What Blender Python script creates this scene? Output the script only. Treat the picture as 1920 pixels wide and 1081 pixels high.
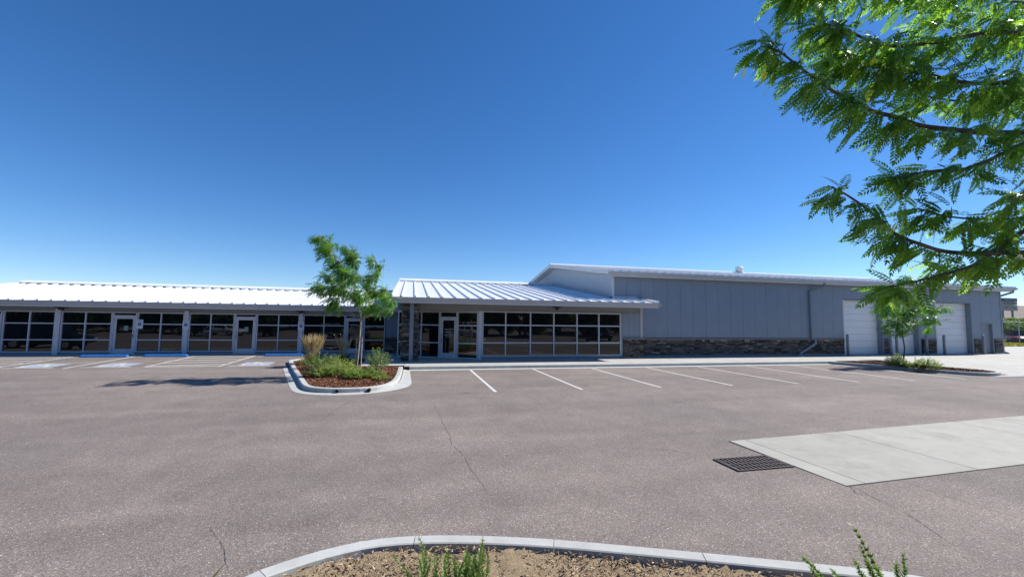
import bpy, math, random
import numpy as np
from mathutils import Matrix, Vector
random.seed(7); rng = np.random.default_rng(11)
R = math.radians
SC = bpy.context.scene
COL = SC.collection
for o in list(bpy.data.objects): bpy.data.objects.remove(o)

# ------------------------------------------------------------------ camera
F, PITCH, ROLL, YAW, CZ = 794.7, 0.07316, 0.01296, -0.2327, 2.39
def cam_rows():
    cy, sy = math.cos(YAW), math.sin(YAW)
    Rz = np.array([[cy, sy, 0], [-sy, cy, 0], [0, 0, 1]])
    cp, sp = math.cos(PITCH), math.sin(PITCH)
    Rx = np.array([[1, 0, 0], [0, cp, sp], [0, -sp, cp]])
    cr, sr = math.cos(ROLL), math.sin(ROLL)
    Rr = np.array([[cr, 0, sr], [0, 1, 0], [-sr, 0, cr]])
    return Rr @ Rx @ Rz
CM = cam_rows()
cam_d = bpy.data.cameras.new('camera'); cam = bpy.data.objects.new('camera', cam_d); COL.objects.link(cam)
r_, f_, u_ = CM
cam.matrix_world = Matrix(((r_[0], u_[0], -f_[0], 0), (r_[1], u_[1], -f_[1], 0), (r_[2], u_[2], -f_[2], CZ), (0, 0, 0, 1)))
cam_d.sensor_width = 36; cam_d.lens = F / 1920 * 36; cam_d.clip_end = 3000; cam_d.clip_start = 0.05
SC.camera = cam

# ------------------------------------------------------------------ light
SUN = Vector((1.13, 0.12, 1.0)).normalized()          # towards the sun
elev = math.asin(SUN.z); azim = math.atan2(SUN.x, SUN.y)   # azimuth clockwise from +Y
W = bpy.data.worlds.new('World'); SC.world = W; W.use_nodes = True
nt = W.node_tree; nt.nodes.clear()
sky = nt.nodes.new('ShaderNodeTexSky'); sky.sky_type = 'NISHITA'; sky.sun_disc = False
sky.sun_elevation = elev; sky.sun_rotation = azim
sky.altitude = 1800; sky.air_density = 1.0; sky.dust_density = 0.15; sky.ozone_density = 4.5
hs = nt.nodes.new('ShaderNodeHueSaturation'); hs.inputs['Saturation'].default_value = 1.27; hs.inputs['Hue'].default_value = 0.506
bg = nt.nodes.new('ShaderNodeBackground'); bg.inputs['Strength'].default_value = 0.114
wo = nt.nodes.new('ShaderNodeOutputWorld')
gm = nt.nodes.new('ShaderNodeGamma'); gm.inputs['Gamma'].default_value = 0.92   # tone of the whole sky
nt.links.new(sky.outputs[0], gm.inputs['Color']); nt.links.new(gm.outputs[0], hs.inputs['Color']); nt.links.new(hs.outputs[0], bg.inputs['Color']); nt.links.new(bg.outputs[0], wo.inputs[0])
sd = bpy.data.lights.new('sun', 'SUN'); sd.energy = 5.0; sd.angle = R(0.55); sd.color = (1.0, 0.955, 0.89)
so = bpy.data.objects.new('sun', sd); COL.objects.link(so)
so.rotation_euler = SUN.to_track_quat('Z', 'Y').to_euler()
so.location = (40, 5, 40)
SC.view_settings.view_transform = 'Standard'; SC.view_settings.look = 'None'
SC.view_settings.gamma = 1; SC.view_settings.exposure = 0.55
SC.view_settings.use_curve_mapping = False
SC.render.engine = 'CYCLES'
SC.cycles.max_bounces = 8

# ------------------------------------------------------------------ pixel helpers (a pixel gives a direction only)
def ray(x, y):
    return CM.T @ np.array([(x - 960) / F, 1.0, -(y - 540.5) / F])
def onz(x, y, z=0.0):
    d = ray(x, y); t = (z - CZ) / d[2]; return (d[0] * t, d[1] * t)
def ony(x, y, Y):
    d = ray(x, y); t = Y / d[1]; return np.array([d[0] * t, Y, CZ + d[2] * t])
def atd(x, y, dep):
    d = ray(x, y); return np.array([0, 0, CZ]) + d * dep

# ------------------------------------------------------------------ node helpers
MATS = {}
class NT:
    def __init__(s, name):
        s.m = bpy.data.materials.new(name); s.m.use_nodes = True
        s.t = s.m.node_tree; s.b = s.t.nodes['Principled BSDF']; s.out = s.t.nodes['Material Output']
        s._tc = None
        MATS[name] = s.m
    def n(s, typ, **kw):
        nd = s.t.nodes.new(typ)
        for k, v in kw.items():
            if k in nd.inputs: nd.inputs[k].default_value = v
            else: setattr(nd, k, v)
        return nd
    def l(s, a, b): s.t.links.new(a, b)
    def tc(s, kind='Object'):
        if s._tc is None: s._tc = s.n('ShaderNodeTexCoord')
        return s._tc.outputs[kind]
    def geo(s):
        g = s.n('ShaderNodeNewGeometry'); return g.outputs['Position']
    def noise(s, scale, detail=4, vec=None, rough=0.55):
        nd = s.n('ShaderNodeTexNoise'); nd.inputs['Scale'].default_value = scale; nd.inputs['Detail'].default_value = detail
        nd.inputs['Roughness'].default_value = rough
        s.l(vec if vec is not None else s.geo(), nd.inputs['Vector']); return nd.outputs['Fac']
    def voro(s, scale, vec=None, out='Color', feature='F1', rand=1.0):
        nd = s.n('ShaderNodeTexVoronoi'); nd.feature = feature; nd.inputs['Scale'].default_value = scale
        nd.inputs['Randomness'].default_value = rand
        s.l(vec if vec is not None else s.geo(), nd.inputs['Vector']); return nd.outputs[out]
    def ramp(s, fac, stops, interp='LINEAR'):
        nd = s.n('ShaderNodeValToRGB'); cr = nd.color_ramp; cr.interpolation = interp
        while len(cr.elements) < len(stops): cr.elements.new(0.5)
        for e, (p, c) in zip(cr.elements, stops):
            e.position = p; e.color = (c[0], c[1], c[2], 1) if hasattr(c, '__len__') else (c, c, c, 1)
        s.l(fac, nd.inputs[0]); return nd.outputs[0]
    def mix(s, fac, a, b, mode='MIX'):
        nd = s.n('ShaderNodeMix'); nd.data_type = 'RGBA'; nd.blend_type = mode; nd.clamp_factor = True
        if isinstance(fac, (int, float)): nd.inputs[0].default_value = fac
        else: s.l(fac, nd.inputs[0])
        for i, v in ((6, a), (7, b)):
            if isinstance(v, tuple): nd.inputs[i].default_value = (*v, 1)
            else: s.l(v, nd.inputs[i])
        return nd.outputs[2]
    def mth(s, op, a, b=0.5):
        nd = s.n('ShaderNodeMath'); nd.operation = op
        for i, v in ((0, a), (1, b)):
            if isinstance(v, (int, float)): nd.inputs[i].default_value = v
            else: s.l(v, nd.inputs[i])
        return nd.outputs[0]
    def orand(s):
        return s.n('ShaderNodeObjectInfo').outputs['Random']
    def attr(s, name='rnd'):
        nd = s.n('ShaderNodeAttribute'); nd.attribute_name = name; return nd.outputs['Fac']
    def bump(s, h, strength=0.3, dist=0.01):
        nd = s.n('ShaderNodeBump'); nd.inputs['Strength'].default_value = strength; nd.inputs['Distance'].default_value = dist
        s.l(h, nd.inputs['Height']); s.l(nd.outputs[0], s.b.inputs['Normal'])
    def fin(s, col=None, rough=0.6, metal=0.0, spec=0.5):
        b = s.b
        if col is not None:
            if isinstance(col, tuple): b.inputs['Base Color'].default_value = (*col, 1)
            else: s.l(col, b.inputs['Base Color'])
        if isinstance(rough, (int, float)): b.inputs['Roughness'].default_value = rough
        else: s.l(rough, b.inputs['Roughness'])
        b.inputs['Metallic'].default_value = metal
        b.inputs['Specular IOR Level'].default_value = spec
        return s.m

def simple(name, col, rough=0.6, metal=0.0, var=0.08, scale=3.0, spec=0.5, dirt=0.0):
    m = NT(name)
    n1 = m.noise(scale, 5)
    lo = tuple(c * (1 - var) for c in col); hi = tuple(min(1, c * (1 + var)) for c in col)
    c = m.ramp(n1, [(0.3, lo), (0.7, hi)])
    if dirt:
        n2 = m.noise(scale * 0.35, 6, rough=0.7)
        c = m.mix(m.ramp(n2, [(0.52, 0.0), (0.72, dirt)]), c, tuple(x * 0.45 for x in col))
    return m.fin(c, rough, metal, spec)

def asphalt():
    m = NT('asphalt'); p = m.geo()
    cell = m.voro(105, p, 'Color')
    sp = m.n('ShaderNodeSeparateColor'); m.l(cell, sp.inputs[0])
    fine = m.ramp(sp.outputs[0], [(0.0, (0.115, 0.100, 0.089)), (0.4, (0.200, 0.173, 0.154)), (0.8, (0.250, 0.217, 0.194)), (0.965, (0.31, 0.275, 0.248)), (1.0, (0.6, 0.56, 0.52))])
    tint = m.ramp(sp.outputs[1], [(0.0, (1.12, 0.97, 0.93)), (0.5, (1, 1, 1)), (1.0, (0.93, 1.0, 1.05))])
    c = m.mix(1.0, fine, tint, 'MULTIPLY')
    big = m.ramp(m.noise(0.16, 6, p, 0.6), [(0.3, (0.78, 0.79, 0.80)), (0.7, (1.14, 1.11, 1.09))])
    c = m.mix(1.0, c, big, 'MULTIPLY')
    mid = m.ramp(m.noise(1.3, 5, p, 0.65), [(0.3, 0.9), (0.7, 1.09)])
    c = m.mix(1.0, c, mid, 'MULTIPLY')
    # tyre-worn lanes (stretched along X)
    mp = m.n('ShaderNodeMapping'); mp.inputs['Scale'].default_value = (0.05, 0.75, 1); m.l(p, mp.inputs[0])
    lane = m.ramp(m.noise(1.0, 3, mp.outputs[0]), [(0.40, 0.91), (0.62, 1.05)])
    c = m.mix(1.0, c, lane, 'MULTIPLY')
    # scattered pale aggregate
    v2 = m.n('ShaderNodeTexVoronoi'); v2.inputs['Scale'].default_value = 7.0; m.l(p, v2.inputs['Vector'])
    s2 = m.n('ShaderNodeSeparateColor'); m.l(v2.outputs['Color'], s2.inputs[0])
    thr = m.mth('LESS_THAN', v2.outputs['Distance'], m.mth('MULTIPLY', s2.outputs[1], 0.075))
    pick = m.mth('GREATER_THAN', s2.outputs[0], 0.62)
    c = m.mix(m.mth('MULTIPLY', thr, pick), c, (0.62, 0.6, 0.56))
    # oil spots
    oil = m.ramp(m.noise(0.55, 7, p, 0.75), [(0.60, 0.0), (0.74, 0.45)])
    c = m.mix(oil, c, (0.07, 0.065, 0.065))
    v3 = m.n('ShaderNodeTexVoronoi'); v3.inputs['Scale'].default_value = 0.42; m.l(p, v3.inputs['Vector'])
    s3 = m.n('ShaderNodeSeparateColor'); m.l(v3.outputs['Color'], s3.inputs[0])
    rag = m.mth('ADD', v3.outputs['Distance'], m.mth('MULTIPLY', m.noise(9, 5, p), 0.16))
    drip = m.mth('MULTIPLY', m.ramp(rag, [(0.10, 1.0), (0.19, 0.0)]), m.mth('GREATER_THAN', s3.outputs[0], 0.6))
    c = m.mix(m.mth('MULTIPLY', drip, 0.5), c, (0.06, 0.055, 0.052))
    m.bump(m.voro(105, p, 'Distance'), 0.4, 0.004)
    return m.fin(c, 0.92, spec=0.25)

def concrete(name, col, dirt=0.5, scale=1.0, seam=0.0):
    m = NT(name); p = m.geo()
    c = m.ramp(m.noise(2.2 * scale, 8, p, 0.7), [(0.25, tuple(x * 0.82 for x in col)), (0.75, tuple(x * 1.1 for x in col))])
    c = m.mix(1.0, c, m.ramp(m.noise(160, 3, p), [(0.3, 0.88), (0.7, 1.08)]), 'MULTIPLY')
    c = m.mix(1.0, c, m.ramp(m.orand(), [(0, 0.93), (1, 1.05)]), 'MULTIPLY')
    st = m.ramp(m.noise(0.8 * scale, 8, p, 0.75), [(0.5, 0.0), (0.75, dirt)])
    c = m.mix(st, c, tuple(x * y for x, y in zip(col, (0.55, 0.5, 0.43))))
    m.bump(m.noise(220, 3, p), 0.25, 0.003)
    return m.fin(c, 0.88, spec=0.3)

def leafmat(name, dark, mid, light, trans=0.4, gloss=0.38, wavy=False):
    m = NT(name)
    a = m.attr('rnd')
    c = m.ramp(a, [(0.0, dark), (0.45, mid), (0.86, light), (0.985, tuple(x * 1.15 for x in light)), (1.0, (light[0] * 2.9, light[1] * 1.75, light[2] * 0.6))])
    m.fin(c, gloss, spec=0.5)
    tr = m.n('ShaderNodeBsdfTranslucent')
    tcol = m.mix(1.0, c, (2.2, 2.25, 0.9), 'MULTIPLY'); m.l(tcol, tr.inputs['Color'])
    mx = m.n('ShaderNodeMixShader'); mx.inputs[0].default_value = trans
    m.l(m.b.outputs[0], mx.inputs[1]); m.l(tr.outputs[0], mx.inputs[2]); m.l(mx.outputs[0], m.out.inputs['Surface'])
    return m.m

def glassmat(name='tinted_glass'):
    m = NT(name); p = m.geo()
    m.fin((0.006, 0.008, 0.010), 0.015)
    m.b.inputs['IOR'].default_value = 1.68
    # each pane bows a little, so reflections break at the mullions
    n = m.n('ShaderNodeTexNoise'); n.inputs['Scale'].default_value = 0.55; n.inputs['Detail'].default_value = 1; m.l(p, n.inputs['Vector'])
    m.bump(n.outputs['Fac'], 0.12, 0.05)
    return m.m

def stonemat(joined=False):
    m = NT('ledger_stone_joined' if joined else 'ledger_stone'); p = m.geo()
    base = m.ramp(m.attr('rnd') if joined else m.orand(), [(0, (0.055, 0.048, 0.045)), (0.22, (0.13, 0.108, 0.095)), (0.45, (0.10, 0.097, 0.096)), (0.66, (0.19, 0.15, 0.118)), (0.82, (0.155, 0.15, 0.148)), (0.95, (0.33, 0.29, 0.24))], 'CONSTANT')
    c = m.mix(1.0, base, m.ramp(m.noise(14, 6, p, 0.7), [(0.25, 0.65), (0.75, 1.3)]), 'MULTIPLY')
    m.bump(m.noise(40, 6, p, 0.7), 0.8, 0.02)
    return m.fin(c, 0.9, spec=0.25)

M_ASPH = asphalt()
M_CONC = concrete('concrete_slab', (0.47, 0.46, 0.42), 0.45)
M_KERB = concrete('concrete_kerb', (0.47, 0.475, 0.455), 0.4, 1.6)
M_PAN = concrete('weathered_pan_concrete', (0.385, 0.375, 0.33), 0.75, 0.8)
M_PAINT = simple('road_paint', (0.60, 0.59, 0.56), 0.75, var=0.16, scale=24, dirt=0.8)
M_BLUE = simple('blue_paint', (0.035, 0.20, 0.56), 0.5, var=0.12, scale=8, dirt=0.3)
M_BLUEROAD = simple('faded_blue_road_paint', (0.33, 0.37, 0.43), 0.8, var=0.25, scale=12, dirt=0.5)
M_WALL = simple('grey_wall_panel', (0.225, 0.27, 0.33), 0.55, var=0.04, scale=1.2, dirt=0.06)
M_WALL_BOUNCE = simple('grey_panel_bounce_lit', (0.40, 0.44, 0.49), 0.5, var=0.04, scale=1.2)  # wall grey lightened on the gable: white-roof bounce light put into the colour
M_BACK = simple('wall_backing', (0.18, 0.215, 0.265), 0.8)
M_TRIM = simple('white_trim', (0.62, 0.63, 0.64), 0.45, var=0.04, scale=2, dirt=0.1)
M_GUT = simple('gutter_metal', (0.43, 0.44, 0.46), 0.42, var=0.05, scale=1.5, dirt=0.12)
M_SOFF = simple('soffit_metal', (0.24, 0.25, 0.26), 0.6, var=0.05)
M_FRAME = simple('window_frame_paint', (0.56, 0.58, 0.62), 0.4, var=0.05, scale=4)
M_ROOF = simple('white_metal_roof', (0.78, 0.79, 0.80), 0.33, var=0.03, scale=0.7, dirt=0.08)
M_DARK = simple('dark_metal', (0.018, 0.018, 0.02), 0.5, var=0.2)
M_DOOR = simple('white_sectional_door', (0.76, 0.77, 0.78), 0.45, var=0.04, scale=1.0, dirt=0.08)
M_GREYP = simple('grey_painted_steel', (0.20, 0.235, 0.28), 0.5, var=0.08, scale=5, dirt=0.2)
M_GLASS = glassmat()
M_STONE = stonemat(); M_STONEJ = stonemat(True)
M_STCAP = concrete('stone_cap', (0.30, 0.27, 0.235), 0.4, 2.0)
M_MORT = simple('dark_mortar', (0.05, 0.045, 0.042), 0.95, var=0.3, scale=10)  # dark mortar backing behind the ledger stones
M_BARK = simple('bark_grey_brown', (0.14, 0.105, 0.08), 0.9, var=0.45, scale=18)
M_BARKY = simple('young_bark', (0.36, 0.30, 0.25), 0.85, var=0.35, scale=14)
M_STAKE = simple('weathered_stake_wood', (0.42, 0.32, 0.22), 0.85, var=0.25, scale=16)
M_MULCH = NT('bark_mulch'); _p = M_MULCH.geo()
_c = M_MULCH.ramp(M_MULCH.voro(34, _p, 'Color'), [(0.1, (0.05, 0.022, 0.012)), (0.5, (0.15, 0.065, 0.035)), (0.9, (0.27, 0.13, 0.075))])
M_MULCH.bump(M_MULCH.voro(34, _p, 'Distance'), 1.0, 0.04); M_MULCH = M_MULCH.fin(_c, 0.95, spec=0.15)
def chipmat(name, stops):
    m = NT(name); c = m.ramp(m.attr('rnd'), stops); return m.fin(c, 0.85, spec=0.2)
M_CHIP = chipmat('mulch_chip', [(0, (0.055, 0.024, 0.014)), (0.5, (0.17, 0.068, 0.036)), (0.85, (0.27, 0.12, 0.065)), (1, (0.38, 0.22, 0.14))])
M_WCHIP = chipmat('weathered_wood_chip', [(0, (0.10, 0.065, 0.04)), (0.45, (0.30, 0.205, 0.125)), (0.8, (0.44, 0.33, 0.21)), (1, (0.62, 0.52, 0.40))])
_m = NT('dry_soil'); _p = _m.geo()
_c = _m.ramp(_m.noise(9, 8, _p, 0.75), [(0.25, (0.22, 0.155, 0.095)), (0.45, (0.43, 0.325, 0.205)), (0.75, (0.58, 0.455, 0.30))])
_c = _m.mix(1.0, _c, _m.ramp(_m.voro(60, _p, 'Color'), [(0, 0.75), (1, 1.2)]), 'MULTIPLY')
_m.bump(_m.noise(35, 8, _p, 0.8), 1.0, 0.05); M_SOIL = _m.fin(_c, 0.95, spec=0.15)
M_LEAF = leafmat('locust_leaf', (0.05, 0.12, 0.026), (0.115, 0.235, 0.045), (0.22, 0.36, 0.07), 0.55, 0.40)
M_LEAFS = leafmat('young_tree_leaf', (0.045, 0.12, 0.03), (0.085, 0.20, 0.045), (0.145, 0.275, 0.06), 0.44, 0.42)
M_SHRUB = leafmat('shrub_leaf', (0.05, 0.105, 0.025), (0.13, 0.21, 0.05), (0.25, 0.30, 0.09), 0.35, 0.5)
M_SPRIG = leafmat('sprig_leaf', (0.05, 0.115, 0.035), (0.11, 0.21, 0.06), (0.22, 0.30, 0.09), 0.3, 0.5)
M_FARLEAF = leafmat('far_tree_leaf', (0.035, 0.075, 0.02), (0.08, 0.145, 0.035), (0.14, 0.20, 0.05), 0.35, 0.5)
M_PLUME = leafmat('feather_grass_plume', (0.33, 0.25, 0.15), (0.50, 0.40, 0.26), (0.66, 0.56, 0.40), 0.12, 0.8)
M_BLADE = leafmat('grass_blade', (0.05, 0.085, 0.022), (0.10, 0.15, 0.04), (0.22, 0.24, 0.08), 0.3, 0.6)
M_YELLOW = simple('yellow_leaf', (0.62, 0.43, 0.015), 0.6, var=0.2, scale=30)
M_IRON = simple('rusty_cast_iron', (0.085, 0.065, 0.062), 0.75, var=0.4, scale=30)
M_HOLE_SHADE = simple('hole_shade', (0.012, 0.011, 0.011), 0.95)  # near-black that paints the shade inside holes
M_CRACK = simple('crack_gap', (0.035, 0.03, 0.028), 0.95, var=0.3, scale=30)
M_GALV = simple('galvanised_steel', (0.42, 0.44, 0.45), 0.4, 0.7, var=0.1, scale=6)
M_SIGNW = simple('white_sign_face', (0.68, 0.70, 0.71), 0.45, var=0.03)
M_SIGNB = simple('sign_blue', (0.02, 0.075, 0.26), 0.45, var=0.05)
M_SIGNK = simple('sign_black_print', (0.03, 0.03, 0.035), 0.5)
M_DECAL = simple('white_vinyl', (0.55, 0.56, 0.57), 0.6)
M_CARB = simple('black_car_paint', (0.012, 0.013, 0.015), 0.18, var=0.1)
M_CARW = simple('white_car_paint', (0.6, 0.6, 0.6), 0.2, var=0.02)
M_CARR = simple('red_truck_paint', (0.20, 0.022, 0.018), 0.28, var=0.1)
M_TYRE = simple('tyre_rubber', (0.014, 0.014, 0.014), 0.85)
M_RIM = simple('alloy_rim', (0.45, 0.45, 0.46), 0.3, 0.9)
M_LAMP = simple('lamp_lens', (0.65, 0.66, 0.68), 0.12)
M_TAIL = simple('tail_lamp_red', (0.35, 0.01, 0.01), 0.2)
M_TAN = simple('tan_stucco', (0.32, 0.25, 0.19), 0.85, var=0.08)
M_BRROOF = simple('brown_shingle_roof', (0.14, 0.115, 0.095), 0.9, var=0.2, scale=6)
M_ROAD = simple('far_road_asphalt', (0.22, 0.21, 0.20), 0.9, var=0.08)
M_SIGNHDR = simple('navy_sign_header', (0.015, 0.03, 0.12), 0.4)
M_SIGNP = simple('sign_panel_cream', (0.42, 0.36, 0.32), 0.5, var=0.1)
_m = NT('dry_grassland'); _p = _m.geo()
_c = _m.ramp(_m.noise(0.35, 8, _p, 0.7), [(0.3, (0.07, 0.085, 0.028)), (0.5, (0.14, 0.125, 0.05)), (0.7, (0.26, 0.21, 0.11))])
_c = _m.mix(1.0, _c, _m.ramp(_m.noise(8, 6, _p), [(0.3, 0.75), (0.7, 1.2)]), 'MULTIPLY'); M_GROUND = _m.fin(_c, 0.95, spec=0.1)

# ------------------------------------------------------------------ mesh helpers
class MB:
    def __init__(s): s.v = []; s.f = []
    def add(s, vs, fs):
        b = len(s.v); s.v += [tuple(map(float, p)) for p in vs]; s.f += [tuple(b + i for i in q) for q in fs]; return s
    def box(s, x0, x1, y0, y1, z0, z1, ch=0.0):
        if ch <= 0:
            return s.add([(x0, y0, z0), (x1, y0, z0), (x1, y1, z0), (x0, y1, z0), (x0, y0, z1), (x1, y0, z1), (x1, y1, z1), (x0, y1, z1)],
                  [(3, 2, 1, 0), (4, 5, 6, 7), (0, 1, 5, 4), (1, 2, 6, 5), (2, 3, 7, 6), (3, 0, 4, 7)])
        c = ch   # chamfer of the top edge
        vs = []
        for z, i in ((z0, 0), (z1 - c, 0), (z1, c)):
            vs += [(x0 + i, y0 + i, z), (x1 - i, y0 + i, z), (x1 - i, y1 - i, z), (x0 + i, y1 - i, z)]
        fs = [(3, 2, 1, 0), (8, 9, 10, 11)]
        for k in (0, 4):
            for j in range(4): fs.append((k + j, k + (j + 1) % 4, k + 4 + (j + 1) % 4, k + 4 + j))
        return s.add(vs, fs)
    def obox(s, p, q, w, h, up=(0, 0, 1), off=0):
        """bar from p to q, width w across, height h along up"""
        p, q = Vector(p), Vector(q); d = (q - p).normalized(); u = Vector(up); sd_ = d.cross(u).normalized(); u = sd_.cross(d).normalized()
        vs = []
        for e in (p, q):
            for a, b in ((-1, -1), (1, -1), (1, 1), (-1, 1)):
                vs.append(e + sd_ * (w / 2 * a) + u * (h / 2 * b + off))
        return s.add(vs, [(0, 1, 2, 3), (7, 6, 5, 4), (0, 4, 5, 1), (1, 5, 6, 2), (2, 6, 7, 3), (3, 7, 4, 0)])
    def prism(s, poly, z0, z1):
        n = len(poly)
        return s.add([(x, y, z0) for x, y in poly] + [(x, y, z1) for x, y in poly],
              [tuple(range(n - 1, -1, -1)), tuple(range(n, 2 * n))] + [(i, (i + 1) % n, n + (i + 1) % n, n + i) for i in range(n)])
    def tube(s, pts, rad, n=8, cap=True):
        pts = [Vector(p) for p in pts]; k = len(pts)
        if not hasattr(rad, '__len__'): rad = [rad] * k
        vs = []; fs = []
        ref = Vector((0.13, 0.21, 0.97))
        for i, p in enumerate(pts):
            d = (pts[min(i + 1, k - 1)] - pts[max(i - 1, 0)]).normalized()
            a = d.cross(ref)
            if a.length < 1e-3: a = d.cross(Vector((1, 0, 0)))
            a.normalize(); b = d.cross(a)
            for j in range(n):
                t = 2 * math.pi * j / n
                vs.append(p + (a * math.cos(t) + b * math.sin(t)) * rad[i])
        for i in range(k - 1):
            for j in range(n):
                fs.append((i * n + j, i * n + (j + 1) % n, (i + 1) * n + (j + 1) % n, (i + 1) * n + j))
        if cap: fs += [tuple(range(n))[::-1], tuple(range((k - 1) * n, k * n))]
        return s.add(vs, fs)
    def build(s, name, mat, parent=None, smooth=False):
        me = bpy.data.meshes.new(name); me.from_pydata(s.v, [], s.f)
        me.materials.append(mat); me.update()
        if smooth: me.shade_smooth()
        return link(name, me, parent)
def link(name, me, parent=None):
    o = bpy.data.objects.new(name, me); COL.objects.link(o)
    if parent is not None: o.parent = parent
    return o
def empty(name, loc=(0, 0, 0), rz=0):
    o = bpy.data.objects.new(name, None); COL.objects.link(o); o.location = loc; o.rotation_euler = (0, 0, rz); o.empty_display_size = 0.2
    return o
def tag(o, label=None, cat=None, group=None, kind=None):
    if label: o['label'] = label
    if cat: o['category'] = cat
    if group: o['group'] = group
    if kind: o['kind'] = kind
    return o
def box(name, mat, parent, *a, ch=0.0): return MB().box(*a, ch=ch).build(name, mat, parent)
def fastmesh(name, V, nper, mat, parent=None, rnd=None, smooth=False):
    """V: (N*nper,3) vertices, one n-gon per nper vertices"""
    V = np.asarray(V, dtype=np.float32).reshape(-1, 3); N = len(V) // nper
    me = bpy.data.meshes.new(name)
    me.vertices.add(len(V)); me.vertices.foreach_set('co', V.ravel())
    me.loops.add(len(V)); me.loops.foreach_set('vertex_index', np.arange(len(V), dtype=np.int32))
    me.polygons.add(N); me.polygons.foreach_set('loop_start', np.arange(0, len(V), nper, dtype=np.int32))
    me.update(calc_edges=True)
    if rnd is not None:
        at = me.attributes.new('rnd', 'FLOAT', 'POINT'); at.data.foreach_set('value', np.repeat(np.asarray(rnd, dtype=np.float32), nper))
    me.materials.append(mat); me.validate()
    if smooth: me.shade_smooth()
    return link(name, me, parent)
def unit(a): return a / (np.linalg.norm(a, axis=-1, keepdims=True) + 1e-9)
def text_mesh(name, body, size, mat, parent, origin, xdir, ydir, align='CENTER', ext=0.001):
    cu = bpy.data.curves.new(name, 'FONT'); cu.body = body; cu.size = size; cu.align_x = align; cu.align_y = 'CENTER'; cu.extrude = ext
    cu.resolution_u = 2
    o = bpy.data.objects.new(name + '_tmp', cu); COL.objects.link(o)
    bpy.context.view_layer.update()
    me = bpy.data.meshes.new_from_object(o.evaluated_get(bpy.context.evaluated_depsgraph_get()))
    bpy.data.objects.remove(o)
    x = Vector(xdir).normalized(); y = Vector(ydir).normalized(); z = x.cross(y)
    Mx = Matrix(((x.x, y.x, z.x, origin[0]), (x.y, y.y, z.y, origin[1]), (x.z, y.z, z.z, origin[2]), (0, 0, 0, 1)))
    me.transform(Mx); me.materials.clear(); me.materials.append(mat); me.name = name
    return link(name, me, parent)

# ================================================================== SETTING
def lotz(x, y):
    if x > -3: return 0.0
    return 0.13 * min(1, max(0, (y - 20.5) / 6.5))
tag(MB().add([(-900, -700, -0.08), (900, -700, -0.08), (900, 900, -0.08), (-900, 900, -0.08)], [(0, 1, 2, 3)]).build('ground', M_GROUND), kind='structure')
# asphalt lot, ramping up to the office walk
xs = [-75, -50, -30, -20, -12, -8, -4.5, -3, -2.5, 0, 10, 20, 30, 50, 75]; ys = [-50, -20, 0, 10, 14.6, 20.5, 22, 24, 26, 27, 28.2]
mb = MB(); nx = len(xs)
mb.add([(x, y, lotz(x, y)) for y in ys for x in xs],
       [(j * nx + i, j * nx + i + 1, (j + 1) * nx + i + 1, (j + 1) * nx + i) for j in range(len(ys) - 1) for i in range(nx - 1)
        if not (ys[j] >= 20.5 and xs[i] >= 0) and not (ys[j] >= 14.6 and xs[i] >= 30)])
lot = mb.build('parking_lot', M_ASPH); tag(lot, kind='structure')

def strip(name, mat, parent, pts, w, dz=0.004, jit=0.0, taper=False):
    """flat ribbon following the lot surface"""
    P = []
    for (a, b) in zip(pts[:-1], pts[1:]):
        n = max(1, int(math.hypot(b[0] - a[0], b[1] - a[1]) / (0.5 if not jit else 0.06)))
        for i in range(n): P.append((a[0] + (b[0] - a[0]) * i / n, a[1] + (b[1] - a[1]) * i / n))
    P.append(pts[-1])
    P = [Vector((x, y)) for x, y in P]
    if jit:
        walk = 0.0; off = []
        for i in range(len(P)):
            walk = walk * 0.93 + random.uniform(-jit, jit); off.append(walk)
    vs = []; fs = []
    for i, p in enumerate(P):
        d = (P[min(i + 1, len(P) - 1)] - P[max(i - 1, 0)]).normalized(); nrm = Vector((-d.y, d.x))
        q = p + (nrm * off[i] if jit else nrm * 0)
        ww = w
        if jit: ww = w * random.uniform(0.35, 1.25) * (min(1, 6 * min(i, len(P) - 1 - i) / len(P) + 0.15) if taper else 1)
        for sgn in (-1, 1):
            r = q + nrm * (sgn * ww / 2); vs.append((r.x, r.y, lotz(r.x, r.y) + dz))
    for i in range(len(P) - 1): fs.append((2 * i, 2 * i + 2, 2 * i + 3, 2 * i + 1))
    return MB().add(vs, fs).build(name, mat, parent)

# painted stall lines
for k in range(8):
    x = 2.8 + 3.06 * k; strip('stall_line', M_PAINT, lot, [(x, 13.95), (x, 20.05)], 0.105)
for x, y0 in ((-20.1, 22.6), (-17.25, 22.6), (-14.5, 22.4), (-11.63, 22.6), (-8.62, 22.5)):
    strip('stall_line', M_PAINT, lot, [(x, y0), (x, 27.3)], 0.105)
for xa, xb in ((-20.05, -17.3), (-11.58, -8.67)):
    strip('aisle_line', M_PAINT, lot, [(xa, 22.65), (xb, 22.65)], 0.105)
    y = 22.9
    while y < 27.2:
        strip('hatch_line', M_PAINT, lot, [(xa + 0.05, y), (xb - 0.05, min(27.25, y + 0.5))], 0.13); y += 1.05
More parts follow.
